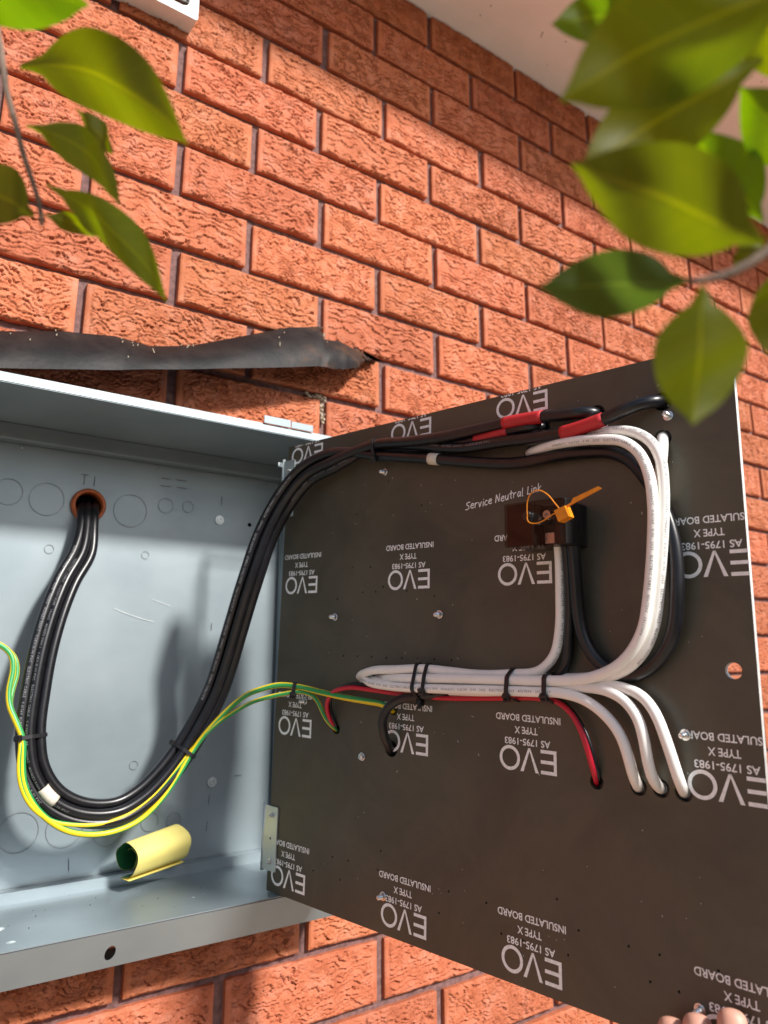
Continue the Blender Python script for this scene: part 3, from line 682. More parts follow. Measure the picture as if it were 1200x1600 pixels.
# a quarter trim along the wall and a few specks left on the paint
bm = bmesh.new()
for k in range(70):
    x, y = rng.uniform(.3, 1.5), rng.uniform(-.3, -.01)
    Mx = Matrix.Translation((x, y, SOFFIT_Z - .0004)) @ Matrix.Rotation(rng.uniform(0, 6.28), 4, 'Z')
    l = rng.choice([.0012, .002, .003, .007])
    add_box(bm, -l, l, -.0006, .0006, -.0004, .0006, M=Mx)
tag(link('speck', bm_mesh(bm, [M['pen']]), eave), kind='stuff')
bm = bmesh.new()
add_box(bm, -3.4, 5.6, -.35, -.3, SOFFIT_Z + .17, SOFFIT_Z + .20)
add_box(bm, -3.4, 5.6, -.3, 1.2, SOFFIT_Z + .17, SOFFIT_Z + .21)
link('roof_deck', bm_mesh(bm, [M['fascia']]), eave)

# ------------------------------------------------------------------ vent at the top of the wall
vent = empty('wall_vent', (-.09, 0, .1))
tag(vent, 'pale grey square vent cover under the eave, above the leafy twig', 'vent')
VX0, VX1, VZ0, VZ1, VD = -0.172, 0.001, 0.022, 0.165, 0.032
fr = plate_mesh(rect(VX0, VX1, VZ0, VZ1, .004), [rect(VX0 + .014, VX1 - .014, VZ0 + .014, VZ1 - .014, .012)], .006, [M['vent']])
fr.transform(Matrix.Translation((0, -VD, 0)) @ Matrix.Rotation(math.radians(90), 4, 'X'))
link('frame', fr, vent)
bm = bmesh.new()
add_box(bm, VX0 + .001, VX0 + .006, -VD + .006, .004, VZ0 + .001, VZ1 - .001)
add_box(bm, VX1 - .006, VX1 - .001, -VD + .006, .004, VZ0 + .001, VZ1 - .001)
add_box(bm, VX0 + .006, VX1 - .006, -VD + .006, .004, VZ0 + .001, VZ0 + .006)
add_box(bm, VX0 + .006, VX1 - .006, -VD + .006, .004, VZ1 - .006, VZ1 - .001)
link('housing', bm_mesh(bm, [M['vent']]), vent)
for k in range(7):
    z = VZ0 + .026 + k * .015
    bm = bmesh.new()
    add_box(bm, VX0 + .010, VX1 - .010, -.010, .010, -.0009, .0009, M=Matrix.Translation((0, -VD + .018, z)) @ Matrix.Rotation(math.radians(38), 4, 'X'))
    link('slat', bm_mesh(bm, [M['vent']]), vent)

# ------------------------------------------------------------------ damaged flashing above the box
bm = bmesh.new()
T3 = [Vector(p) for p in FLASH_TOP]; B3 = [Vector(p) for p in FLASH_BOTTOM]
def dens(P):
    out = []
    for i in range(len(P) - 1):
        n = 7
        for k in range(n): out.append((i, k / n))
    return out + [(len(P) - 2, 1.0)]
rows = 9
cols = dens(T3)
grid = []
for ci, (i, t) in enumerate(cols):
    a = T3[i].lerp(T3[i + 1], t); b = B3[i].lerp(B3[i + 1], t)
    colv = []
    for r in range(rows):
        s = r / (rows - 1)
        p = a.lerp(b, s)
        bul = math.sin(s * math.pi) * .010 * min(1, (b - a).length / .06)
        p += Vector((0, -bul, -.2 * bul))
        p += Vector((0, 1, 0)) * .0005 * math.sin(ci * .55 + s * 5) * (1 if ci < len(cols) - 14 else .3)
        colv.append(bm.verts.new(p))
    # lip rolled back under, towards the wall
    p = b + Vector((0, .010, .003)); colv.append(bm.verts.new(p))
    p = b + Vector((0, .022, .009)); colv.append(bm.verts.new(p))
    if ci > len(cols) - 40:                          # torn, ragged end
        j_ = .0022 * (ci - len(cols) + 40) / 40
        for r_, v_ in enumerate(colv):
            v_.co += Vector((rng.uniform(-1, 1) * j_ * .5, rng.uniform(-1, 1) * j_ * .7, rng.uniform(-1, 1) * j_ * (1.0 if r_ > rows - 3 else .45)))
    grid.append(colv)
for i in range(len(grid) - 1):
    for r in range(rows + 1):
        bm.faces.new((grid[i][r], grid[i + 1][r], grid[i + 1][r + 1], grid[i][r + 1]))
# flange running back into the wall behind the top edge
for i in range(len(grid) - 1):
    a, b = grid[i][0], grid[i + 1][0]
    if i == 0: fa = bm.verts.new(Vector((a.co.x, .008, a.co.z + .006)))
    fb = bm.verts.new(Vector((b.co.x, .008, b.co.z + .006)))
    bm.faces.new((fa, fb, b, a)); fa = fb
bmesh.ops.recalc_face_normals(bm, faces=bm.faces)
bmesh.ops.solidify(bm, geom=bm.faces[:], thickness=.0016)
fl = link('roof_flashing', bm_mesh(bm, [M['flash']], smooth=True))
fl.data.set_sharp_from_angle(angle=math.radians(32))
tag(fl, 'bent black metal flashing strip sticking out of the wall above the meter box', 'flashing')
bm = bmesh.new()
vs = [bm.verts.new(Vector(p)) for p in FLASH_TIP]
bm.faces.new(vs)
bmesh.ops.solidify(bm, geom=bm.faces[:], thickness=.0012)
tp = link('torn_tip', bm_mesh(bm, [M['debris']]), fl)
bm = bmesh.new()
for k in range(26):
    i = rng.randrange(8, len(grid) * rows // rows - 20)
    i = min(max(i, 0), len(cols) - 2)
    a = T3[cols[i][0]].lerp(T3[cols[i][0] + 1], cols[i][1]); b = B3[cols[i][0]].lerp(B3[cols[i][0] + 1], cols[i][1])
    s = abs(rng.gauss(0.12, .25))
    if s > .8: continue
    p = a.lerp(b, s) + Vector((0, -.004 - math.sin(s * math.pi) * .010, 0))
    l = rng.choice([.0007, .001, .0014, .003])
    add_box(bm, -.0006, .0006, -.0006, .0006, -l, l, M=Matrix.Translation(p) @ Matrix.Rotation(rng.uniform(-.6, .6), 4, 'Y'))
dd = link('debris', bm_mesh(bm, [M['debris']]), fl); tag(dd, kind='stuff')

# ------------------------------------------------------------------ meter box
BX0, BX1 = -0.455, 0.255
ZB, ZT = -1.178, -0.616
YF, YS, YB = -0.100, 0.060, 0.077
mb = empty('meter_box', (-.1, YB, ZB))
tag(mb, 'open galvanised steel meter box recessed in the brick wall', 'meter box')
def xz(me):   # plate drawn in x, z standing up, its face towards the viewer
    me.transform(Matrix.Rotation(math.radians(90), 4, 'X')); return me
HOLE = (-.0655, -.7085, .0175)
bp = plate_mesh(rect(BX0 + .002, BX1 - .002, ZB + .001, ZT - .001), [circle(*HOLE, n=32), slot(.171, .1715, -.71, .003)], .0012, [M['zinc']])
xz(bp); bp.transform(Matrix.Translation((0, YB, 0)))
link('back_plate', bp, mb)
box('dark_backing', (BX0, BX1, YB + .02, YB + .0215, ZB, ZT), M['dark'], mb)  # dark sheet added as cavity shade, keeps sky from showing through the slot
def zplate(name, pts, mat=M['zinc'], thick=.0012):
    """A folded sheet: pts is a (y, z) polyline run along x from BX0 to BX1."""
    bm = bmesh.new()
    a = [bm.verts.new((BX0, y, z)) for y, z in pts]; b = [bm.verts.new((BX1, y, z)) for y, z in pts]
    for k in range(len(pts) - 1): bm.faces.new((a[k], b[k], b[k + 1], a[k + 1]))
    bmesh.ops.bevel(bm, geom=[e for e in bm.edges if len(e.link_faces) == 2], offset=.0012, segments=3, affect='EDGES')
    bmesh.ops.solidify(bm, geom=bm.faces[:], thickness=thick)
    return link(name, bm_mesh(bm, [mat]), mb)
zplate('top_panel', [(YB, ZT), (YF, ZT - .0030), (YF + .0042, ZT + .0095), (YF + .03, ZT + .014)])
zplate('top_channel', [(YB - .0016, ZT - .022), (YS, ZT - .0215), (YS, ZT - .001)])
zplate('floor_panel', [(YB, ZB - .001), (YF, ZB + .0012)])
zplate('floor_channel', [(YB - .0016, ZB + .0112), (YS, ZB + .0112), (YS, ZB + .0003)])
lip = plate_mesh(rect(BX0, BX1, ZB - .0385, ZB + .0005), [circle(-.044, -1.2005, .0060, n=24, sx=.92, sy=1.3)], .0012, [M['zinc']])
xz(lip)
lip.transform(Matrix.Translation((0, YF - .0005, 0)))
for v in lip.vertices:                              # the lip folds back towards the wall
    v.co.y += (ZB + .0005 - v.co.z) * .55
link('floor_lip', lip, mb)
box('lip_return', (BX0, BX1, YF + .0222, YF + .07, ZB - .0388, ZB - .0376), M['zinc'], mb)
box('side_panel', (BX1, BX1 + .0012, YF, YB, ZB - .03, ZT + .006), M['zinc'], mb)
box('side_panel', (BX0 - .0012, BX0, YF, YB, ZB - .03, ZT + .006), M['zinc'], mb)
bm = bmesh.new()
add_box(bm, .222, BX1, YS - .0006, YS + .0006, ZB + .012, ZT - .023)
add_box(bm, .2208, .222, YS - .0006, YB - .002, ZB + .012, ZT - .023)
link('side_channel', bm_mesh(bm, [M['zinc']]), mb)
# pressed knockouts
def ring_mesh(x, z, r, w, y, mat):
    pm = plate_mesh(circle(x, z, r, 40), [circle(x, z, r - w, 40)], .0004, [mat])
    xz(pm); pm.transform(Matrix.Translation((0, y, 0))); return pm
for x, z, r in [(-.163, -.702, .0170), (-.117, -.706, .0215), (-.009, -.709, .0228), (.040, -.696, .0108), (.073, -.694, .0083), (-.108, -.770, .0058), (.016, -.768, .0052),
                (-.110, -1.106, .0225), (-.058, -1.108, .0215), (-.006, -1.117, .018), (.047, -1.112, .0115), (.079, -1.114, .0095), (.021, -1.041, .0055), (-.004, -1.092, .0125)]:
    link('knockout', ring_mesh(x, z, r, .00045, YB - .0014, M['line']), mb)
# bush in the cable entry
prof = [(.0225, 0), (.0225, .004), (.021, .007), (.0195, .008), (.0175, .007), (.0165, .003), (.0165, -.018), (.0185, -.018), (.0185, 0)]
bmv = []
def lathe_ring(profile, seg, Mx):
    vs, fs = [], []
    for r, z in profile:
        for k in range(seg):
            a = 2 * math.pi * k / seg; vs.append(Mx @ Vector((r * math.cos(a), r * math.sin(a), z)))
    n = len(profile)
    for i in range(n):
        for k in range(seg):
            fs.append((i * seg + k, i * seg + (k + 1) % seg, ((i + 1) % n) * seg + (k + 1) % seg, ((i + 1) % n) * seg + k))
    return vs, fs
vs, fs = lathe_ring(prof, 36, Matrix.Translation((HOLE[0], YB - .0012, HOLE[1])) @ Matrix.Rotation(math.radians(90), 4, 'X'))
bu = link('cable_bush', mesh(vs, fs, [M['bush']], smooth=True)); tag(bu, 'orange plastic bush where the black mains cables enter the box', 'bush')
# screws, rivets and marks in the box
def screw(parent, P, axis, r=.0045, name='screw', h=.0022, inv=True):
    Mx = Matrix.Translation(P) @ Vector(axis).to_track_quat('Z', 'Y').to_matrix().to_4x4()
    return link(name, lathe_mesh([(r * 1.5, 0), (r * 1.5, h * .35), (r, h * .4), (r * .92, h), (r * .35, h), (r * .3, h * .5)], [M['bracket']], 18, Mx, hexa=(2, 3)), parent, inv)
screw(mb, (.122, YB - .0012, -.708), (0, -1, 0)); screw(mb, (.130, YB - .0012, -1.071), (0, -1, 0))
for x, z in [(-.153, -.6435), (.025, -.6435), (.197, -.6435), (.215, -.6435)]:
    link('rivet', lathe_mesh([(.0016, 0), (.0014, .0007), (.0006, .0011)], [M['steel']], 10, Matrix.Translation((x, YB - .0012, z)) @ Matrix.Rotation(math.radians(90), 4, 'X')), mb)
bm = bmesh.new()
def mark(x0, z0, x1, z1, w=.0006, y=YB - .0013):
    d = Vector((x1 - x0, 0, z1 - z0)); ang = math.atan2(d.z, d.x)
    add_box(bm, -d.length / 2, d.length / 2, -.0001, .0001, -w / 2, w / 2, M=Matrix.Translation(((x0 + x1) / 2, y, (z0 + z1) / 2)) @ Matrix.Rotation(-ang, 4, 'Y'))
for a in [(-.078, -.667, -.068, -.667), (-.073, -.667, -.073, -.681), (-.060, -.667, -.060, -.681), (.124, -.672, .124, -.686), (.1275, -1.088, .1265, -1.099),
          (.126, -1.121, .125, -1.133), (.163, -1.066, .174, -1.066), (.030, -.657, .045, -.657), (.052, -.6565, .068, -.6565), (.030, -.668, .046, -.668), (.054, -.6675, .070, -.6675),
          (-.050, -1.143, -.049, -1.156), (.118, -.858, .1175, -.868)]:
    mark(*a)
tag(link('pencil_mark', bm_mesh(bm, [M['pen']]), mb), kind='stuff')
bm = bmesh.new()
P0 = None
for k in range(13):
    t = k / 12; P1 = (-.020 + .054 * t, -.842 - .022 * t + .006 * t * t)
    if P0: mark(*P0, *P1, w=.00035)
    P0 = P1
for k in range(8):
    t = k / 7; P1 = (.03 + .026 * t, -.828 - .008 * t)
    if k: mark(*P0, *P1, w=.00025)
    P0 = P1
tag(link('scratch', bm_mesh(bm, [M['print']]), mb), kind='stuff')
# hinge leaf on the top lip
box('hinge_leaf', (.102, .1415, YF + .001, YF + .0022, ZT + .009, ZT + .0195), M['zinc'], mb, .0004)
box('hinge_leaf', (.1425, .176, YF + .001, YF + .0022, ZT + .009, ZT + .0185), M['zinc'], mb, .0004)
# grit on the floor of the box, two sealant beads
bm = bmesh.new()
for k in range(20):
    x, y = rng.uniform(-.18, .16), min(.055, rng.gauss(.0, .05))
    if y < -.09: continue
    bmesh.ops.create_icosphere(bm, subdivisions=1, radius=rng.choice([.0004, .0004, .0005, .0007, .0010]), matrix=Matrix.Translation((x, y, ZB + .0022)))
gr = link('grit', bm_mesh(bm, [M['pen']]), mb); tag(gr, kind='stuff')
for x, y, s in [(-.139, -.026, .004), (-.137, -.075, .0042), (.062, -.043, .002), (.078, -.036, .0012)]:
    bm = bmesh.new()
    bmesh.ops.create_uvsphere(bm, u_segments=12, v_segments=8, radius=s, matrix=Matrix.Translation((x, y, ZB + .0012)) @ Matrix.Diagonal((1.3, 1, .45, 1)))
    link('weld_bead', bm_mesh(bm, [M['bracket']], smooth=True), mb)

# ------------------------------------------------------------------ hinged board
BO = Vector((0.1392273, -0.075, -1.17381249)); BHd = Vector((0.1951702, -0.98022664, -0.03262416)); BV = Vector((0.00696646, -0.03187747, 0.99946751)); BN = Vector((-0.980744647, -0.195293545, 0.000607183))
BW, BHt = 0.5670, 0.5419
panel = empty('insulated_board')
BM = Matrix((BHd, BV, BN)).transposed().to_4x4(); BM.translation = BO
panel.matrix_basis = BM
tag(panel, 'black insulated switchboard panel swung open, printed upside down in white', 'panel')

BIG = [(.507, .5009, .0085), (.4453, .5019, .008), (.3882, .4994, .0075), (.3732, .4753, .0075), (.4353, .4784, .007), (.5051, .4677, .0078), (.1954, .1796, .0085),
       (.4684, .1794, .0072), (.4871, .1806, .0072), (.5055, .1803, .0072), (.4315, .178, .0062), (.1101, .192, .006), (.1975, .2188, .005), (.5498, .2745, .0063), (.5163, .5247, .0063)]
DOTS = [(.183, .4714), (.1319, .438), (.2336, .4381), (.1278, .375), (.1575, .374), (.1463, .3457), (.1669, .3456), (.1783, .351), (.2135, .3452), (.1043, .3388), (.2525, .3389),
        (.118, .2735), (.141, .2735), (.1632, .2735), (.1855, .2735), (.2083, .2735), (.2306, .2737), (.2529, .2737), (.2752, .2739), (.1111, .0574), (.1357, .0585), (.0806, .0376), (.1242, .0371),
        (.1832, .077), (.1796, .0584), (.2038, .0588), (.247, .0579), (.2731, .0582), (.2613, .0367), (.3168, .0582), (.3412, .0583), (.333, .0368), (.3555, .037), (.2174, .0372), (.3904, .0779),
        (.3857, .0585), (.4103, .0586), (.3998, .0373), (.4542, .0582), (.4793, .0587), (.4707, .0376), (.4931, .0372), (.5234, .0599)]
holes = [circle(x, y, r, 22) for x, y, r in BIG] + [slot(.150, .209, .2515, .0062)] + [circle(x, y, .0011, 8) for x, y in DOTS]
me = plate_mesh(rect(0, BW, 0, BHt), holes, .0055, [M['board'], M['edge']])
for p in me.polygons:
    if abs(p.normal.z) < .5:
        c = p.center
        p.material_index = 1 if (c.x > BW - .0005 or c.x < .0005 or c.y > BHt - .0005 or c.y < .0005 or any((c.x - x) ** 2 + (c.y - y) ** 2 < (r * 1.1) ** 2 for x, y, r in BIG[-2:])) else 0
link('board', me, panel, inv=False)
# switchgear housings on the far side of the board, closing the cable holes
for bx in ((.06, .30, .02, .095, .05), (.302, .545, .02, .095, .05), (.085, .30, .165, .30, .06), (.30, .545, .155, .215, .05), (.095, .30, .325, .485, .07), (.345, .535, .440, .5125, .06)):
    box('switchgear_housing', (bx[0], bx[1], bx[2], bx[3], -.006 - bx[4], -.0066), M['plastic'], panel, .003, inv=False)

def print_on(verts_faces, u, v, w=.0004, rot=math.pi, mat='print', name='lettering', clip=True, sh=0.0):
    V_, F_ = verts_faces
    c, s = math.cos(rot), math.sin(rot)
    bm = bmesh.new()
    vs = [bm.verts.new((u + p.x * c - p.y * s + sh * p.y, v + p.x * s + p.y * c, w)) for p in V_]
    for f in F_:
        try: bm.faces.new([vs[k] for k in f])
        except ValueError: pass
    if clip:
        for co, no in (((BW - .0003, 0, 0), (1, 0, 0)), ((0, BHt - .0006, 0), (0, 1, 0)), ((.0003, 0, 0), (-1, 0, 0)), ((0, .0003, 0), (0, -1, 0))):
            bmesh.ops.bisect_plane(bm, geom=bm.verts[:] + bm.edges[:] + bm.faces[:], plane_co=co, plane_no=no, clear_outer=True)
    if not bm.faces:
        bm.free(); return
    return link(name, bm_mesh(bm, [M[mat]], recalc=False), panel, inv=False)

# the big word is three wide, thin capitals
def ring_poly(cx, cy, rx, ry, t, n=40):
    V_ = [Vector((cx + rx * math.cos(2 * math.pi * k / n), cy + ry * math.sin(2 * math.pi * k / n), 0)) for k in range(n)] + \
         [Vector((cx + (rx - t) * math.cos(2 * math.pi * k / n), cy + (ry - t) * math.sin(2 * math.pi * k / n), 0)) for k in range(n)]
    return V_, [(k, (k + 1) % n, n + (k + 1) % n, n + k) for k in range(n)]
def evo():
    V_, F_ = [], []
    def quad(*p):
        b = len(V_); V_.extend(Vector((x, y, 0)) for x, y in p); F_.append(tuple(range(b, b + len(p))))
    t = .0030; h = .0104
    quad((-.0302, -h), (-.0272, -h), (-.0272, h), (-.0302, h))
    for y in (-h, -t / 2, h - t): quad((-.0272, y), (-.0140, y), (-.0140, y + t), (-.0272, y + t))
    quad((-.0118, h), (-.0084, h), (-.0016, -h), (-.0032, -h))
    quad((.0076, h), (.0042, h), (-.0034, -h), (-.0012, -h))
    a, b = ring_poly(.0190, 0, .0112, .0110, t)
    o = len(V_); V_.extend(a); F_.extend(tuple(k + o for k in f) for f in b)
    return V_, F_
EVO = evo()
T_AS = fit_text('AS 1795-1983', .0485, .0062, bold=.018)
T_TX = fit_text('TYPE X', .0245, .0062, bold=.018)
T_IB = fit_text('INSULATED BOARD', .0690, .0062, bold=.018)
for r, v in enumerate((.527, .3575, .1880, .0195)):
    for c, u in enumerate((.038, .2160, .3635, .5395)):
        print_on(EVO, u, v)
        print_on(T_AS, u, v + .0152)
        if r:
            print_on(T_TX, u - .001, v + .0253)
            print_on(T_IB, u + .0005, v + .0362)

# handwriting in white paint pen
STROKES = {
 'S': [[(.75, .92), (.45, 1.0), (.15, .85), (.25, .62), (.6, .45), (.62, .18), (.3, .0), (.02, .1)]],
 'e': [[(.05, .32), (.5, .38), (.5, .58), (.28, .66), (.06, .45), (.06, .15), (.3, .0), (.58, .1)]],
 'r': [[(.1, .62), (.12, .0)], [(.12, .4), (.3, .62), (.5, .6)]],
 'v': [[(.05, .62), (.25, .0), (.5, .64)]],
 'i': [[(.15, .6), (.15, .0)], [(.15, .86), (.17, .90)]],
 'c': [[(.5, .55), (.28, .65), (.06, .4), (.1, .1), (.32, .0), (.52, .1)]],
 'N': [[(.05, .0), (.12, 1.0), (.6, .05), (.66, 1.05)]],
 'u': [[(.06, .62), (.08, .15), (.28, .0), (.48, .2), (.5, .62)], [(.5, .62), (.52, .0)]],
 't': [[(.28, 1.0), (.26, .1), (.42, .0)], [(.02, .64), (.55, .70)]],
 'a': [[(.5, .6), (.2, .64), (.05, .3), (.2, .02), (.45, .2), (.5, .6), (.52, .0)]],
 'l': [[(.12, 1.05), (.12, .05), (.25, .0)]],
 'L': [[(.15, 1.0), (.1, .05), (.45, .05)]],
 'n': [[(.08, .62), (.1, .0)], [(.1, .38), (.3, .64), (.46, .5), (.48, .0)]],
 'k': [[(.1, 1.05), (.1, .0)], [(.48, .66), (.12, .3), (.5, .0)]],
}
bm = bmesh.new()
adv = {'i': .32, 'l': .32, 'S': .8, 'N': .82, 'L': .55, 't': .55}
cx = 0.0
W_ = 'Service Neutral Link'
tot = sum(.45 if ch == ' ' else adv.get(ch, .62) for ch in W_)
sc = .0915 / tot
hh = .0078
for ch in W_:
    if ch == ' ': cx += .45; continue
    for st in STROKES[ch]:
        pts = []
        for x, y in st:
            X = (cx + x * .9) * sc
            pts.append(Vector((.2935 + X + y * hh * .08, .4262 + X * .105 + y * hh + math.sin(cx * 2) * .0003, .0004)))
        for a, b in zip(pts[:-1], pts[1:]):
            d = (b - a); n = Vector((-d.y, d.x, 0)).normalized() * .00050
            e = d.normalized() * .0003
            q = [bm.verts.new(a - e + n), bm.verts.new(a - e - n), bm.verts.new(b + e - n), bm.verts.new(b + e + n)]
            bm.faces.new(q)
            for v in q: v.co.z += rng.uniform(0, .00008)
    cx += adv.get(ch, .62)
link('handwriting', bm_mesh(bm, [M['print']], recalc=False), panel, inv=False)

# scuffs and drilling swarf
bm = bmesh.new()
for k in range(90):
    u, v = rng.uniform(.08, .56), rng.uniform(.02, .52)
    l = rng.choice([.0003, .0004, .0006, .0012])
    add_box(bm, -l, l, -.00025, .00025, .0001, .0003, M=Matrix.Translation((u, v, 0)) @ Matrix.Rotation(rng.uniform(0, 3), 4, 'Z'))
sw = link('scuff', bm_mesh(bm, [M['edge']]), panel, inv=False); tag(sw, kind='stuff')

# screws standing out of the board
for k, (u, v) in enumerate([(.1779, .4829), (.1024, .3178), (.2601, .3196), (.1531, .1671), (.5113, .4867), (.4517, .4872), (.5097, .2237), (.1888, .0355), (.0554, .2193), (.5085, .0303)]):
    L_ = .009 if k != 3 else .003
    tl = Matrix.Rotation(rng.uniform(-.08, .08), 4, 'X') @ Matrix.Rotation(rng.uniform(-.08, .08), 4, 'Y')
    prof = [(.0044, 0), (.0044, .0012), (.0036, .0013), (.0036, .0036), (.0021, .0037)]
    z = .0037
    while z < L_:
        prof += [(.0023, z + .0003), (.0019, z + .0007)]; z += .0007
    prof += [(.0012, z + .0004)]
    link('bolt', lathe_mesh(prof, [M['steel']], 18, Matrix.Translation((u, v, 0)) @ tl, hexa=(2, 3)), panel, inv=False)

# hinges at the box edge of the board
def hinge(u0, u1, v0, v1, screws):
    h = link('hinge', plate_mesh(rect(u0, u1, v0, v1, .0012), [circle((u0 + u1) / 2 + .001, (v0 + v1) / 2, .0016, 12)], .0016, [M['bracket']], z=.0022), panel, inv=False)
    pin = tube_mesh([Vector((u0 - .001, v0 - .002, .001)), Vector((u0 - .001, v1 + .003, .001))], .0022, [M['bracket']], 12)
    link('pin', pin, h, inv=False)
    for v in screws:
        link('hinge_screw', lathe_mesh([(.0034, 0), (.0034, .001), (.0024, .0012), (.0024, .0028), (.0015, .003), (.0015, .0058), (.0008, .0062)], [M['steel']], 14, Matrix.Translation(((u0 + u1) / 2 + .003, v, .0022)), hexa=(2, 3)), h, inv=False)
    return h
hinge(-.008, .0163, .0225, .0937, (.033, .084))
hinge(-.006, .0163, .447, .5225, (.458, .5085))
# box-side leaf of each hinge reaches the box wall
for z0, z1 in ((-1.118, -1.112), (-.656, -.650)):
    box('hinge_bracket', (.137, BX1 + .0003, -.0755, -.0740, z0, z1), M['bracket'], mb)

# ------------------------------------------------------------------ cables
def P3(u, v, w): return BO + BHd * u + BV * v + BN * w
CP = {}
def cable(name, key, r, mat, label, cat='cable', group=None, seg=16, step=.004, smooth=2):
    pts = smooth_path(catmull(CABLE_PATHS[key], step), smooth)
    CP[key] = pts
    o = link(name, tube_mesh(pts, r, [mat], seg))
    tag(o, label, cat, group)
    return o
RM, RW = .0059, .0045
mA = cable('mains_cable', 'mains_A', RM, M['black'], 'black mains cable with red sleeve reaching the uppermost hole of the board', 'cable', 'black mains cables')
mB = cable('mains_cable', 'mains_B', RM, M['black'], 'black mains cable whose red sleeve lies highest under the EVO print on the board', 'cable', 'black mains cables')
mC = cable('mains_cable', 'mains_Cc', RM, M['black'], 'black mains cable with red sleeve half hidden between the other two red sleeved cables', 'cable', 'black mains cables')
mD = cable('mains_cable', 'mains_D', RM, M['black'], 'black neutral cable with pale band curving round behind white cables into the link', 'cable', 'black mains cables')
lk = cable('link_cable', 'link_black', .0047, M['black'], 'black cable hooking into a hole under the hinge end of the white bundle')
lw = cable('white_cable', 'link_white', RW, M['white'], 'white cable dropping straight from the smoked link and bending into the white bundle', 'cable', 'white cables')
w1 = cable('white_cable', 'w1', .0047, M['white'], 'front white cable looping from below the red sleeves down to the white bundle', 'cable', 'white cables')
w2 = cable('white_cable', 'w2', .0047, M['white'], 'outer white cable of the tall loop, arching highest beside the red sleeve', 'cable', 'white cables')
w3 = cable('white_cable', 'w3', .0047, M['white'], 'white cable from the hole above, running behind the tall white loop', 'cable', 'white cables')
wA = cable('white_cable', 'wA', RW, M['white'], 'lowest white cable of the bundle, bending into the first of three holes', 'cable', 'white cables')
wB = cable('white_cable', 'wB', RW, M['white'], 'white cable bending down into the middle of the three holes below the bundle', 'cable', 'white cables')
wC = cable('white_cable', 'wC', RW, M['white'], 'white cable bending down into the third hole beside the EVO print', 'cable', 'white cables')
rd = cable('bell_wire', 'red', .0024, M['redwire'], 'thin red wire under the white bundle ending in a hole below it', 'wire')
bk = cable('bell_wire', 'thin_black', .0020, M['black'], 'thin black wire running beside the thin red wire', 'wire')
e1 = cable('earth_cable', 'earth_thick', .0033, M['earth'], 'thicker green and yellow earth cable ending behind the black hooked cable', 'cable', 'earth cables')
e2 = cable('earth_cable', 'earth_thin', .0025, M['earth'], 'thinner green and yellow earth cable dropping into a hole near the hinge side', 'cable', 'earth cables')

def near(key, P):
    pts = CP[key]; P = Vector(P)
    return min(range(len(pts)), key=lambda i: (pts[i] - P).length)
def sleeve(parent, key, Pa, Pb, r, mat, name):
    a, b = sorted((near(key, Pa), near(key, Pb)))
    link(name, tube_mesh(CP[key][a:b + 1], r, [mat], 16), parent)
def on(px_uvw): return P3(*px_uvw)
sleeve(mA, 'mains_A', P3(.4191, .486, .015), P3(.4579, .4905, .016), RM + .0006, M['red'], 'red_sleeve')
sleeve(mB, 'mains_B', P3(.3479, .5067, .012), P3(.3921, .5056, .011), RM + .0006, M['red'], 'red_sleeve')
sleeve(mC, 'mains_Cc', P3(.3122, .4968, .007), P3(.3531, .4971, .007), RM + .0006, M['red'], 'red_sleeve')
sleeve(mD, 'mains_D', P3(.2535, .4864, .012), P3(.2683, .4822, .012), RM + .0006, M['cream'], 'pale_band')
sleeve(mB, 'mains_B', TIE_SPOTS[2], TIE_SPOTS[3], RM + .0007, M['cream'], 'pale_band')

FACE = Vector((-.60, -.78, -.12)).normalized()      # where the ink faces: out of the box and off the board
def cable_print(parent, key, r, body, start, h=.0026, mat='darkink', roll=0.0, flip=False):
    pts = CP[key]
    T, _, _ = frames(pts)
    L = [0.0]
    for i in range(1, len(pts)): L.append(L[-1] + (pts[i] - pts[i - 1]).length)
    me = text_mesh(body, .0, 1, 1.15)
    V_ = [v.co.copy() for v in me.vertices]; F_ = [tuple(p.vertices) for p in me.polygons]
    bpy.data.meshes.remove(me)
    out = []
    for v in V_:
        s = start + (-v.x if flip else v.x) * h * 1.25
        y = (v.y - .35) * h * 1.25 * (-1 if flip else 1)
        s = min(max(s, 0), L[-1] - 1e-4)
        i = int(np.searchsorted(L, s)) - 1; i = max(0, min(i, len(pts) - 2))
        f = (s - L[i]) / (L[i + 1] - L[i])
        p = pts[i].lerp(pts[i + 1], f); t = T[i].lerp(T[i + 1], f).normalized()
        d = FACE - t * FACE.dot(t); d.normalize()
        b = d.cross(t)
        a = y / r + roll
        out.append(p + (d * math.cos(a) + b * math.sin(a)) * (r + .00012))
    link('printed_text', mesh(out, F_, [M[mat]]), parent)
WT = '10mm2x1C   0.6/1kV   V-90   2025   ELECTRIC CABLE   450/750V   1011100V   '
for o, k, r, s0, fl in ((w1, 'w1', .0047, .05, False), (w2, 'w2', .0047, .03, False), (w3, 'w3', .0047, .1, False), (wA, 'wA', RW, .02, False), (lw, 'link_white', RW, .12, True)):
    cable_print(o, k, r, WT * 2, s0, .0026, 'darkink', .25 if k != 'w1' else -.35, fl)
BT = 'ELECTRIC CABLE   0.6/1kV XLPE   16mm2   AS/NZS 5000.1   0.6KV-X-90 PVC   '
for o, k, s0, ro in ((mA, 'mains_A', .10, .3), (mA, 'mains_A', .95, .25), (mB, 'mains_B', .12, -.1), (mD, 'mains_D', .62, .1)):
    cable_print(o, k, RM, BT * 2, s0, .0032, 'greyink', ro)

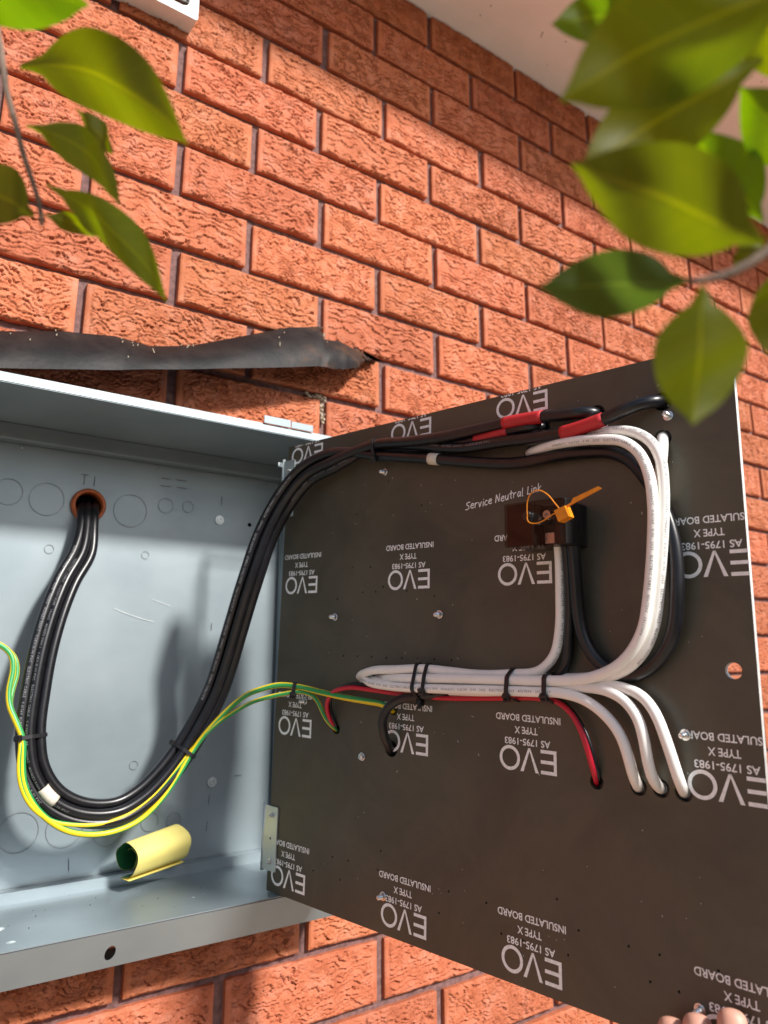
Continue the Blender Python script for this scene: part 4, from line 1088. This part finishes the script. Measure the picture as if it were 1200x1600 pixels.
# ------------------------------------------------------------------ cable ties
def hull2(pts):
    pts = sorted(set((round(x, 6), round(y, 6)) for x, y in pts))
    def half(ps):
        h = []
        for p in ps:
            while len(h) > 1 and (h[-1][0] - h[-2][0]) * (p[1] - h[-2][1]) - (h[-1][1] - h[-2][1]) * (p[0] - h[-2][0]) <= 0: h.pop()
            h.append(p)
        return h[:-1]
    return half(pts) + half(pts[::-1])
def tie(keys, P, label, headdir, tail=.012, width=.0042):
    """A nylon band drawn tight round the named cables at P, with its locking head and cut tail."""
    P = Vector(P)
    c0 = CP[keys[0][0]]; i = near(keys[0][0], P)
    T = (c0[min(i + 2, len(c0) - 1)] - c0[max(i - 2, 0)]).normalized()
    ax = FACE - T * FACE.dot(T); ax.normalize(); ay = T.cross(ax)
    cs = []
    for k, r in keys:
        q = CP[k][near(k, P)]
        cs.append(((q - P).dot(ax), (q - P).dot(ay), r + .0003))
    pts = [(x + r * math.cos(a), y + r * math.sin(a)) for x, y, r in cs for a in [2 * math.pi * j / 24 for j in range(24)]]
    H_ = hull2(pts)
    mx = sum(p[0] for p in H_) / len(H_); my = sum(p[1] for p in H_) / len(H_)
    root = empty('cable_tie', P)
    tag(root, label, 'cable tie', 'black cable ties')
    vs, fs = [], []
    n = len(H_)
    for j, (x, y) in enumerate(H_):
        d = Vector((x - mx, y - my)); d.normalize()
        for e, s in ((0, -.5), (.0011, -.5), (.0011, .5), (0, .5)):
            vs.append(P + ax * (x + d.x * e) + ay * (y + d.y * e) + T * s * width)
    for j in range(n):
        k = (j + 1) % n
        for q in range(4):
            fs.append((j * 4 + q, k * 4 + q, k * 4 + (q + 1) % 4, j * 4 + (q + 1) % 4))
    link('strap', mesh(vs, fs, [M['blacktie']]), root)
    hd = (ax * headdir[0] + ay * headdir[1]).normalized()
    best = max(H_, key=lambda p: (ax * (p[0] - mx) + ay * (p[1] - my)).dot(hd))
    hp = P + ax * best[0] + ay * best[1] + hd * .0024
    side = T.cross(hd)
    R3 = Matrix((side, T, hd)).transposed().to_4x4(); R3.translation = hp
    bm = bmesh.new()
    add_box(bm, -.0036, .0036, -.0034, .0034, -.0024, .0024, bevel=.0007, M=R3)
    link('head', bm_mesh(bm, [M['blacktie']]), root)
    bm = bmesh.new()
    add_box(bm, -.0006, .0006, -.0018, .0018, .0, tail, bevel=.0002, M=R3)
    link('tail', bm_mesh(bm, [M['blacktie']]), root)
ML = [('mains_A', RM), ('mains_B', RM), ('mains_Cc', RM), ('mains_D', RM)]
tie(ML + [('earth_thick', .0033), ('earth_thin', .0025)], TIE_SPOTS[0], 'black cable tie round the mains cables at the left side of the loop', (1, .2), .004)
tie(ML + [('earth_thick', .0033), ('earth_thin', .0025)], TIE_SPOTS[1], 'black cable tie round the mains cables on the rising side of the loop', (.8, -1), .004)
tie(ML, P3(.1772, .505, .014), 'black cable tie round the mains cables at the top of the board', (1, .6), .003)
tie([('earth_thick', .0033), ('earth_thin', .0025)], P3(.0612, .2325, .02), 'small black cable tie holding the two green and yellow cables', (1, .9), .004)
WL = [('w1', .0047), ('w2', .0047), ('w3', .0047), ('wA', RW), ('wB', RW), ('wC', RW), ('link_white', RW)]
tie(WL + [('red', .0024), ('link_black', .0047)], P3(.244, .250, .012), 'black cable tie nearest the hinge on the white bundle, with its long tail', (.6, -1), .006)
tie(WL, P3(.258, .250, .012), 'second black cable tie on the white bundle from the hinge side', (1, -.2), .004)
tie(WL + [('red', .0024)], P3(.357, .2525, .012), 'third black cable tie on the white bundle, above the INSULATED BOARD print', (1, -.8), .005)
tie([k for k in WL if k[0] != 'link_white'] + [('red', .0024)], P3(.396, .255, .012), 'black cable tie where the white bundle fans out, farthest from the hinge', (1, -.6), .004)

# ------------------------------------------------------------------ neutral link under a smoked cover
LU0, LU1, LV0, LV1, LH = .371, .4315, .3768, .4176, .0455
nl = empty('neutral_link'); nl.matrix_basis = BM @ Matrix.Translation((LU0, LV0, 0))
tag(nl, 'smoked plastic neutral link block fixed to the black board', 'terminal block')
def loc(b): return (b[0] - LU0, b[1] - LU0, b[2] - LV0, b[3] - LV0, b[4], b[5])
bm = bmesh.new(); add_box(bm, *loc((LU0 + .001, LU1, LV0 + .001, LV1 - .001, .0002, .024)), bevel=.0015)
link('base', bm_mesh(bm, [M['plastic']]), nl, inv=False)
bm = bmesh.new(); add_box(bm, *loc((LU0 + .0012, LU0 + .030, LV0 + .0012, LV1 - .0012, .0242, .0425)), bevel=.0012)
link('shroud', bm_mesh(bm, [M['brownbase']]), nl, inv=False)
bm = bmesh.new(); add_box(bm, *loc((LU1 - .012, LU1 + .0006, LV0, LV1 + .0006, .018, .040)), bevel=.0015)
link('end_wall', bm_mesh(bm, [M['plastic']]), nl, inv=False)
cv = bmesh.new()
add_box(cv, *loc((LU0, LU1, LV0, LV1, .0245, LH)), bevel=.002)
for f in [f for f in cv.faces if f.normal.z < -.9]: cv.faces.remove(f)
link('cover', bm_mesh(cv, [M['smoked']], smooth=False), nl, inv=False)
bm = bmesh.new(); add_box(bm, *loc((LU0 + .034, LU1 - .005, LV0 + .003, LV0 + .013, .0242, .031)), bevel=.0008)
bar = link('brass_bar', bm_mesh(bm, [M['steel']]), nl, inv=False)
for k in range(3):
    link('terminal_screw', lathe_mesh([(.0042, 0), (.0042, .003), (.0034, .0036), (.001, .0036), (.001, .0028)], [M['steel']], 16, Matrix.Translation((.030 + k * .011, .024 + .004 * (k % 2), .0242)) @ Matrix.Diagonal((1.15, 1.15, 4.0, 1))), nl, inv=False)
su, sv, sw_ = STUD[0]
link('stud', lathe_mesh([(.0052, -.010), (.0052, -.0005), (.0047, .0005), (.0047, .0035), (.0040, .0045), (.0014, .0045)], [M['plastic']], 20, Matrix.Translation((su - LU0, sv - LV0, LH + .0002)), hexa=(2, 3)), nl, inv=False)
# orange security seal
ss = empty('security_seal'); ss.matrix_basis = BM @ Matrix.Translation(SEAL_LOCK[0])
tag(ss, 'orange plastic security seal with wire loop on the smoked link', 'seal')
def world(p): return BM @ Vector(p)
lp = smooth_path(catmull([world(p) for p in SEAL_LOOP] + [world(SEAL_LOOP[0])], .001), 2)
link('wire_loop', tube_mesh(lp, .00055, [M['orange']], 8, cap=False), ss)
def slab(pts, z0, z1):
    bm = bmesh.new()
    a = [bm.verts.new(BM @ Vector((p[0], p[1], z0))) for p in pts]
    f = bm.faces.new(a)
    r = bmesh.ops.extrude_face_region(bm, geom=[f])
    d = BN * (z1 - z0)
    for v in [e for e in r['geom'] if isinstance(e, bmesh.types.BMVert)]: v.co += d
    return bm_mesh(bm, [M['orange']])
link('flag', slab(SEAL_TAG, .0535, .0545), ss)
link('lock', slab(SEAL_LOCK, .048, .0575), ss)

# ------------------------------------------------------------------ rolled card on the ledge
pr = empty('rolled_card', (.05, .045, -1.166))
tag(pr, 'yellow card rolled up with its green side inside, lying in the box', 'card')
prof = []
R0 = .0245
for k in range(70):
    t = k / 69
    a = -.5 * math.pi - .25 + t * 2 * math.pi * 1.62
    r = R0 * (1 - .60 * t ** 1.3) * (1 + .09 * math.sin(2 * a + .6) + .035 * math.sin(5 * a))
    prof.append((r * math.cos(a) * 1.02, r * math.sin(a) * .88 + (0.0 if t < .1 else .001 * t)))
flat = [(prof[0][0] - .0 + .018 * (1 - k / 5) + .0, prof[0][1] - .0015 * (1 - k / 5)) for k in range(5)]
prof = [(-x, y) for x, y in flat + prof]            # curls over towards the viewer
A = Vector((-.002, .022, -1.1405)); Bp = Vector((.076, .050, -1.1335))
axd = (Bp - A).normalized(); hx = Vector((0, 0, 1)).cross(axd).normalized(); vz = axd.cross(hx)
vs, fs = [], []
nl_ = 12
for j in range(nl_ + 1):
    t = j / nl_
    c = A.lerp(Bp, t); s = 1.0 + .10 * t
    for k, (x, y) in enumerate(prof):
        sh = axd * (.010 * (.5 - t) * (k / len(prof)) * 2)
        vs.append(c + hx * x * s + vz * y * s + sh)
m_ = len(prof)
for j in range(nl_):
    for k in range(m_ - 1):
        fs.append((j * m_ + k, j * m_ + k + 1, (j + 1) * m_ + k + 1, (j + 1) * m_ + k))
bm = bmesh.new()
bv = [bm.verts.new(v) for v in vs]
for f in fs: bm.faces.new([bv[k] for k in f])
bm.faces.ensure_lookup_table()
outw = bm.faces[5 * 3].normal
me = bpy.data.meshes.new('card'); 
bmesh.ops.recalc_face_normals(bm, faces=bm.faces)
bm.to_mesh(me); bm.free()
me.materials.append(M['paper']); me.materials.append(M['paperin'])
# outer sheet and inner sheet are two thin layers
def offset_layer(me, d, mat):
    m2 = me.copy(); m2.materials.clear(); m2.materials.append(mat)
    nn = [v.normal.copy() for v in m2.vertices]
    for v, n in zip(m2.vertices, nn): v.co += n * d
    m2.shade_smooth(); return m2
cen = (A + Bp) / 2
k0 = m_ // 3
sgn = 1 if (me.vertices[6 * m_ + k0].normal.dot(me.vertices[6 * m_ + k0].co - (A.lerp(Bp, .5)))) > 0 else -1
link('outer_face', offset_layer(me, .0003 * sgn, M['paper']), pr)
link('inner_face', offset_layer(me, -.0003 * sgn, M['paperin']), pr)
bpy.data.meshes.remove(me)

# ------------------------------------------------------------------ shrub in front
shrub = empty('garden_shrub', (-1.25, -1.35, -2.05))
tag(shrub, 'glossy leaved garden shrub with twigs hanging in front of the wall', 'shrub')
def limb(name, pts, r0, r1, seg=10):
    p = catmull(pts, .012)
    return link(name, tube_mesh(p, lambda t: r0 + (r1 - r0) * t, [M['bark']], seg), shrub)
t1 = [Vector(p) for p in TWIG_ONE]; t2 = [Vector(p) for p in TWIG_TWO]
limb('trunk', [(-1.25, -1.35, -2.06), (-1.22, -1.33, -1.5), (-1.27, -1.36, -.9), (-1.2, -1.38, -.4), (-1.1, -1.36, -.05)], .028, .012, 14)
limb('branch', [(-1.25, -1.355, -.8), (-1.05, -1.15, -.55), (-.85, -.92, -.42), (-.62, -.80, -.44), t1[0] + Vector((-.03, -.03, .04)), t1[0]], .009, .0026)
limb('twig', t1, .0026, .0011, 8)
limb('branch', [(-1.2, -1.375, -.42), (-.95, -1.35, -.25), (-.6, -1.32, -.2), (-.2, -1.25, -.26), (.05, -1.12, -.40), t2[-1] + (t2[-1] - t2[-2]) * .6 + Vector((0, 0, .03)), t2[-1]], .010, .0026)
limb('twig', t2[::-1], .0026, .0012, 8)

def leaf_mesh(base, tip, width, up, mat, fold=.30, arch=.10, side=0.0, seed=0):
    """Pointed oval leaf: midrib fold, arch along its length, slight waviness."""
    base, tip = Vector(base), Vector(tip)
    ax = tip - base; Lg = ax.length; ax.normalize()
    n = up - ax * up.dot(ax); n.normalize(); sd = ax.cross(n)
    nu, nv = 26, 10
    vs, fs, uvs = [], [], []
    r = random.Random(seed)
    ph = r.uniform(0, 6)
    for i in range(nu + 1):
        t = i / nu
        if t < .10:
            w = .035 + .10 * (t / .10) ** 2
        else:
            s = (t - .10) / .90
            w = .5 * (math.sin(math.pi * s ** .82)) ** .78 * (1 - .25 * s ** 3) + .035 * (1 - s)
            if s > .86: w *= .62 + .38 * (1 - s) / .14
        w = max(w, .006) * width
        mid = base + ax * (t * Lg) + n * (arch * Lg * 4 * t * (1 - t)) + sd * (side * Lg * 4 * t * (1 - t))
        for j in range(nv + 1):
            q = j / nv * 2 - 1
            z = abs(q) * w * fold + .004 * w / width * math.sin(ph + 9 * t + q * 2)
            vs.append(mid + sd * (q * w) + n * z)
            uvs.append((t, (q + 1) / 2))
    for i in range(nu):
        for j in range(nv):
            a = i * (nv + 1) + j
            fs.append((a, a + 1, a + nv + 2, a + nv + 1))
    me = mesh(vs, fs, [mat], smooth=True)
    ul = me.uv_layers.new(name='UVMap')
    for lp_ in me.loops: ul.data[lp_.index].uv = uvs[lp_.vertex_index]
    return me
CPOS = Vector((-.319, -.947, -.909))
UPS = {'L0': (.2, -.6, .8), 'L1': (.1, -.5, .85), 'L2': (.3, -.4, .8), 'L3': (.45, -.5, .6)}
LM = {'R1': 'leaf_lit', 'R2': 'leaf_lit', 'R5': 'leaf_lit', 'L3': 'leaf_lit', 'L2': 'leaf_lit', 'R4': 'leaf_dark', 'R3': 'leaf', 'R0': 'leaf_bright', 'R3b': 'leaf_bright', 'R6': 'leaf_bright', 'L0': 'leaf_bright'}
SIDE = {'L1': .09, 'L2': .10, 'L3': .06, 'R1': -.03, 'R4': .02}
for k, (bx, by, bz, tx, ty, tz, wd, cv_) in LEAF_PLACES.items():
    b, t = Vector((bx, by, bz)), Vector((tx, ty, tz))
    view = ((b + t) / 2 - CPOS).normalized()
    up = (view * 1.0 + Vector(UPS.get(k, (.1, -.1, .3))) * (.3 if k in UPS else 1)).normalized()
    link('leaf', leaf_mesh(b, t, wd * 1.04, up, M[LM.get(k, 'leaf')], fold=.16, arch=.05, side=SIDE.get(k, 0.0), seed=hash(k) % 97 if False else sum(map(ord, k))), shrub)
lr = random.Random(5)
for k in range(46):          # foliage on the parts of the shrub beyond the picture
    if k < 30: c = Vector((-1.15 + lr.uniform(-.3, .25), -1.36 + lr.uniform(-.3, .2), -.35 + lr.uniform(-.5, .45)))
    else: c = Vector((-.9 + lr.uniform(-.2, .15), -1.0 + lr.uniform(-.18, .1), -.42 + lr.uniform(-.1, .12)))
    d = Vector((lr.uniform(-1, 1), lr.uniform(-1, 1), lr.uniform(-.9, .3))).normalized() * lr.uniform(.07, .1)
    link('leaf', leaf_mesh(c, c + d, lr.uniform(.035, .045), Vector((lr.uniform(-.4, .4), lr.uniform(-.4, .4), 1)), M[lr.choice(['leaf', 'leaf_dark', 'leaf_bright'])], seed=k), shrub)

# ------------------------------------------------------------------ the hand holding the board
def person_hand():
    """Right below the frame a hand grips the board's lower edge: fingers over the face, thumb behind."""
    nodes, edges, rad = [], [], []
    def add(p, r, parent=None):
        nodes.append(P3(*p)); rad.append(r)
        if parent is not None: edges.append((parent, len(nodes) - 1))
        return len(nodes) - 1
    wrist = add((.560, -.150, -.020), .024)
    palm = add((.540, -.105, -.012), .026, wrist)
    fore = add((.590, -.26, -.02), .029, wrist)
    fore2 = add((.640, -.42, -.02), .038, fore)
    add((.69, -.56, -.02), .042, fore2)
    for kn, pip, dip, tip, s in (
        ((.549, -.045, .004), (.545, .002, .0275), (.541, .023, .0270), (.5365, .0455, .0160), 1.30),
        ((.527, -.052, .004), (.520, -.010, .0275), (.516, .013, .0265), (.5125, .0350, .0160), 1.32),
        ((.507, -.058, .002), (.498, -.018, .0265), (.496, .005, .0250), (.4930, .0265, .0155), 1.28),
        ((.494, -.068, .000), (.484, -.040, .0235), (.479, -.022, .0210), (.474, -.006, .0125), .85)):
        a = add(kn, .0125 * s, palm); b = add(pip, .0096 * s, a); c = add(dip, .0088 * s, b)
        d = add(tip, .0080 * s, c)
    t0 = add((.566, -.095, -.030), .015, palm); t1_ = add((.570, -.055, -.036), .0115, t0); t2_ = add((.562, -.020, -.027), .0100, t1_); add((.555, .008, -.0175), .0088, t2_)
    me = bpy.data.meshes.new('hand')
    me.from_pydata(nodes, edges, [])
    ob = bpy.data.objects.new('hand', me); COL.objects.link(ob)
    md = ob.modifiers.new('skin', 'SKIN')
    md.use_smooth_shade = True; md.branch_smoothing = .6
    sub = ob.modifiers.new('sub', 'SUBSURF'); sub.levels = 3; sub.render_levels = 3
    sv_ = me.skin_vertices[0].data
    for k, r in enumerate(rad): sv_[k].radius = (r, r); sv_[k].use_root = (k == 0)
    dg = bpy.context.evaluated_depsgraph_get(); dg.update()
    m2 = bpy.data.meshes.new_from_object(ob.evaluated_get(dg))
    bpy.data.objects.remove(ob); bpy.data.meshes.remove(me)
    m2.materials.clear(); m2.materials.append(M['skin']); m2.shade_smooth()
    o = link('person', m2)
    tag(o, 'bare hand of a person gripping the lower edge of the black board', 'person')
person_hand()
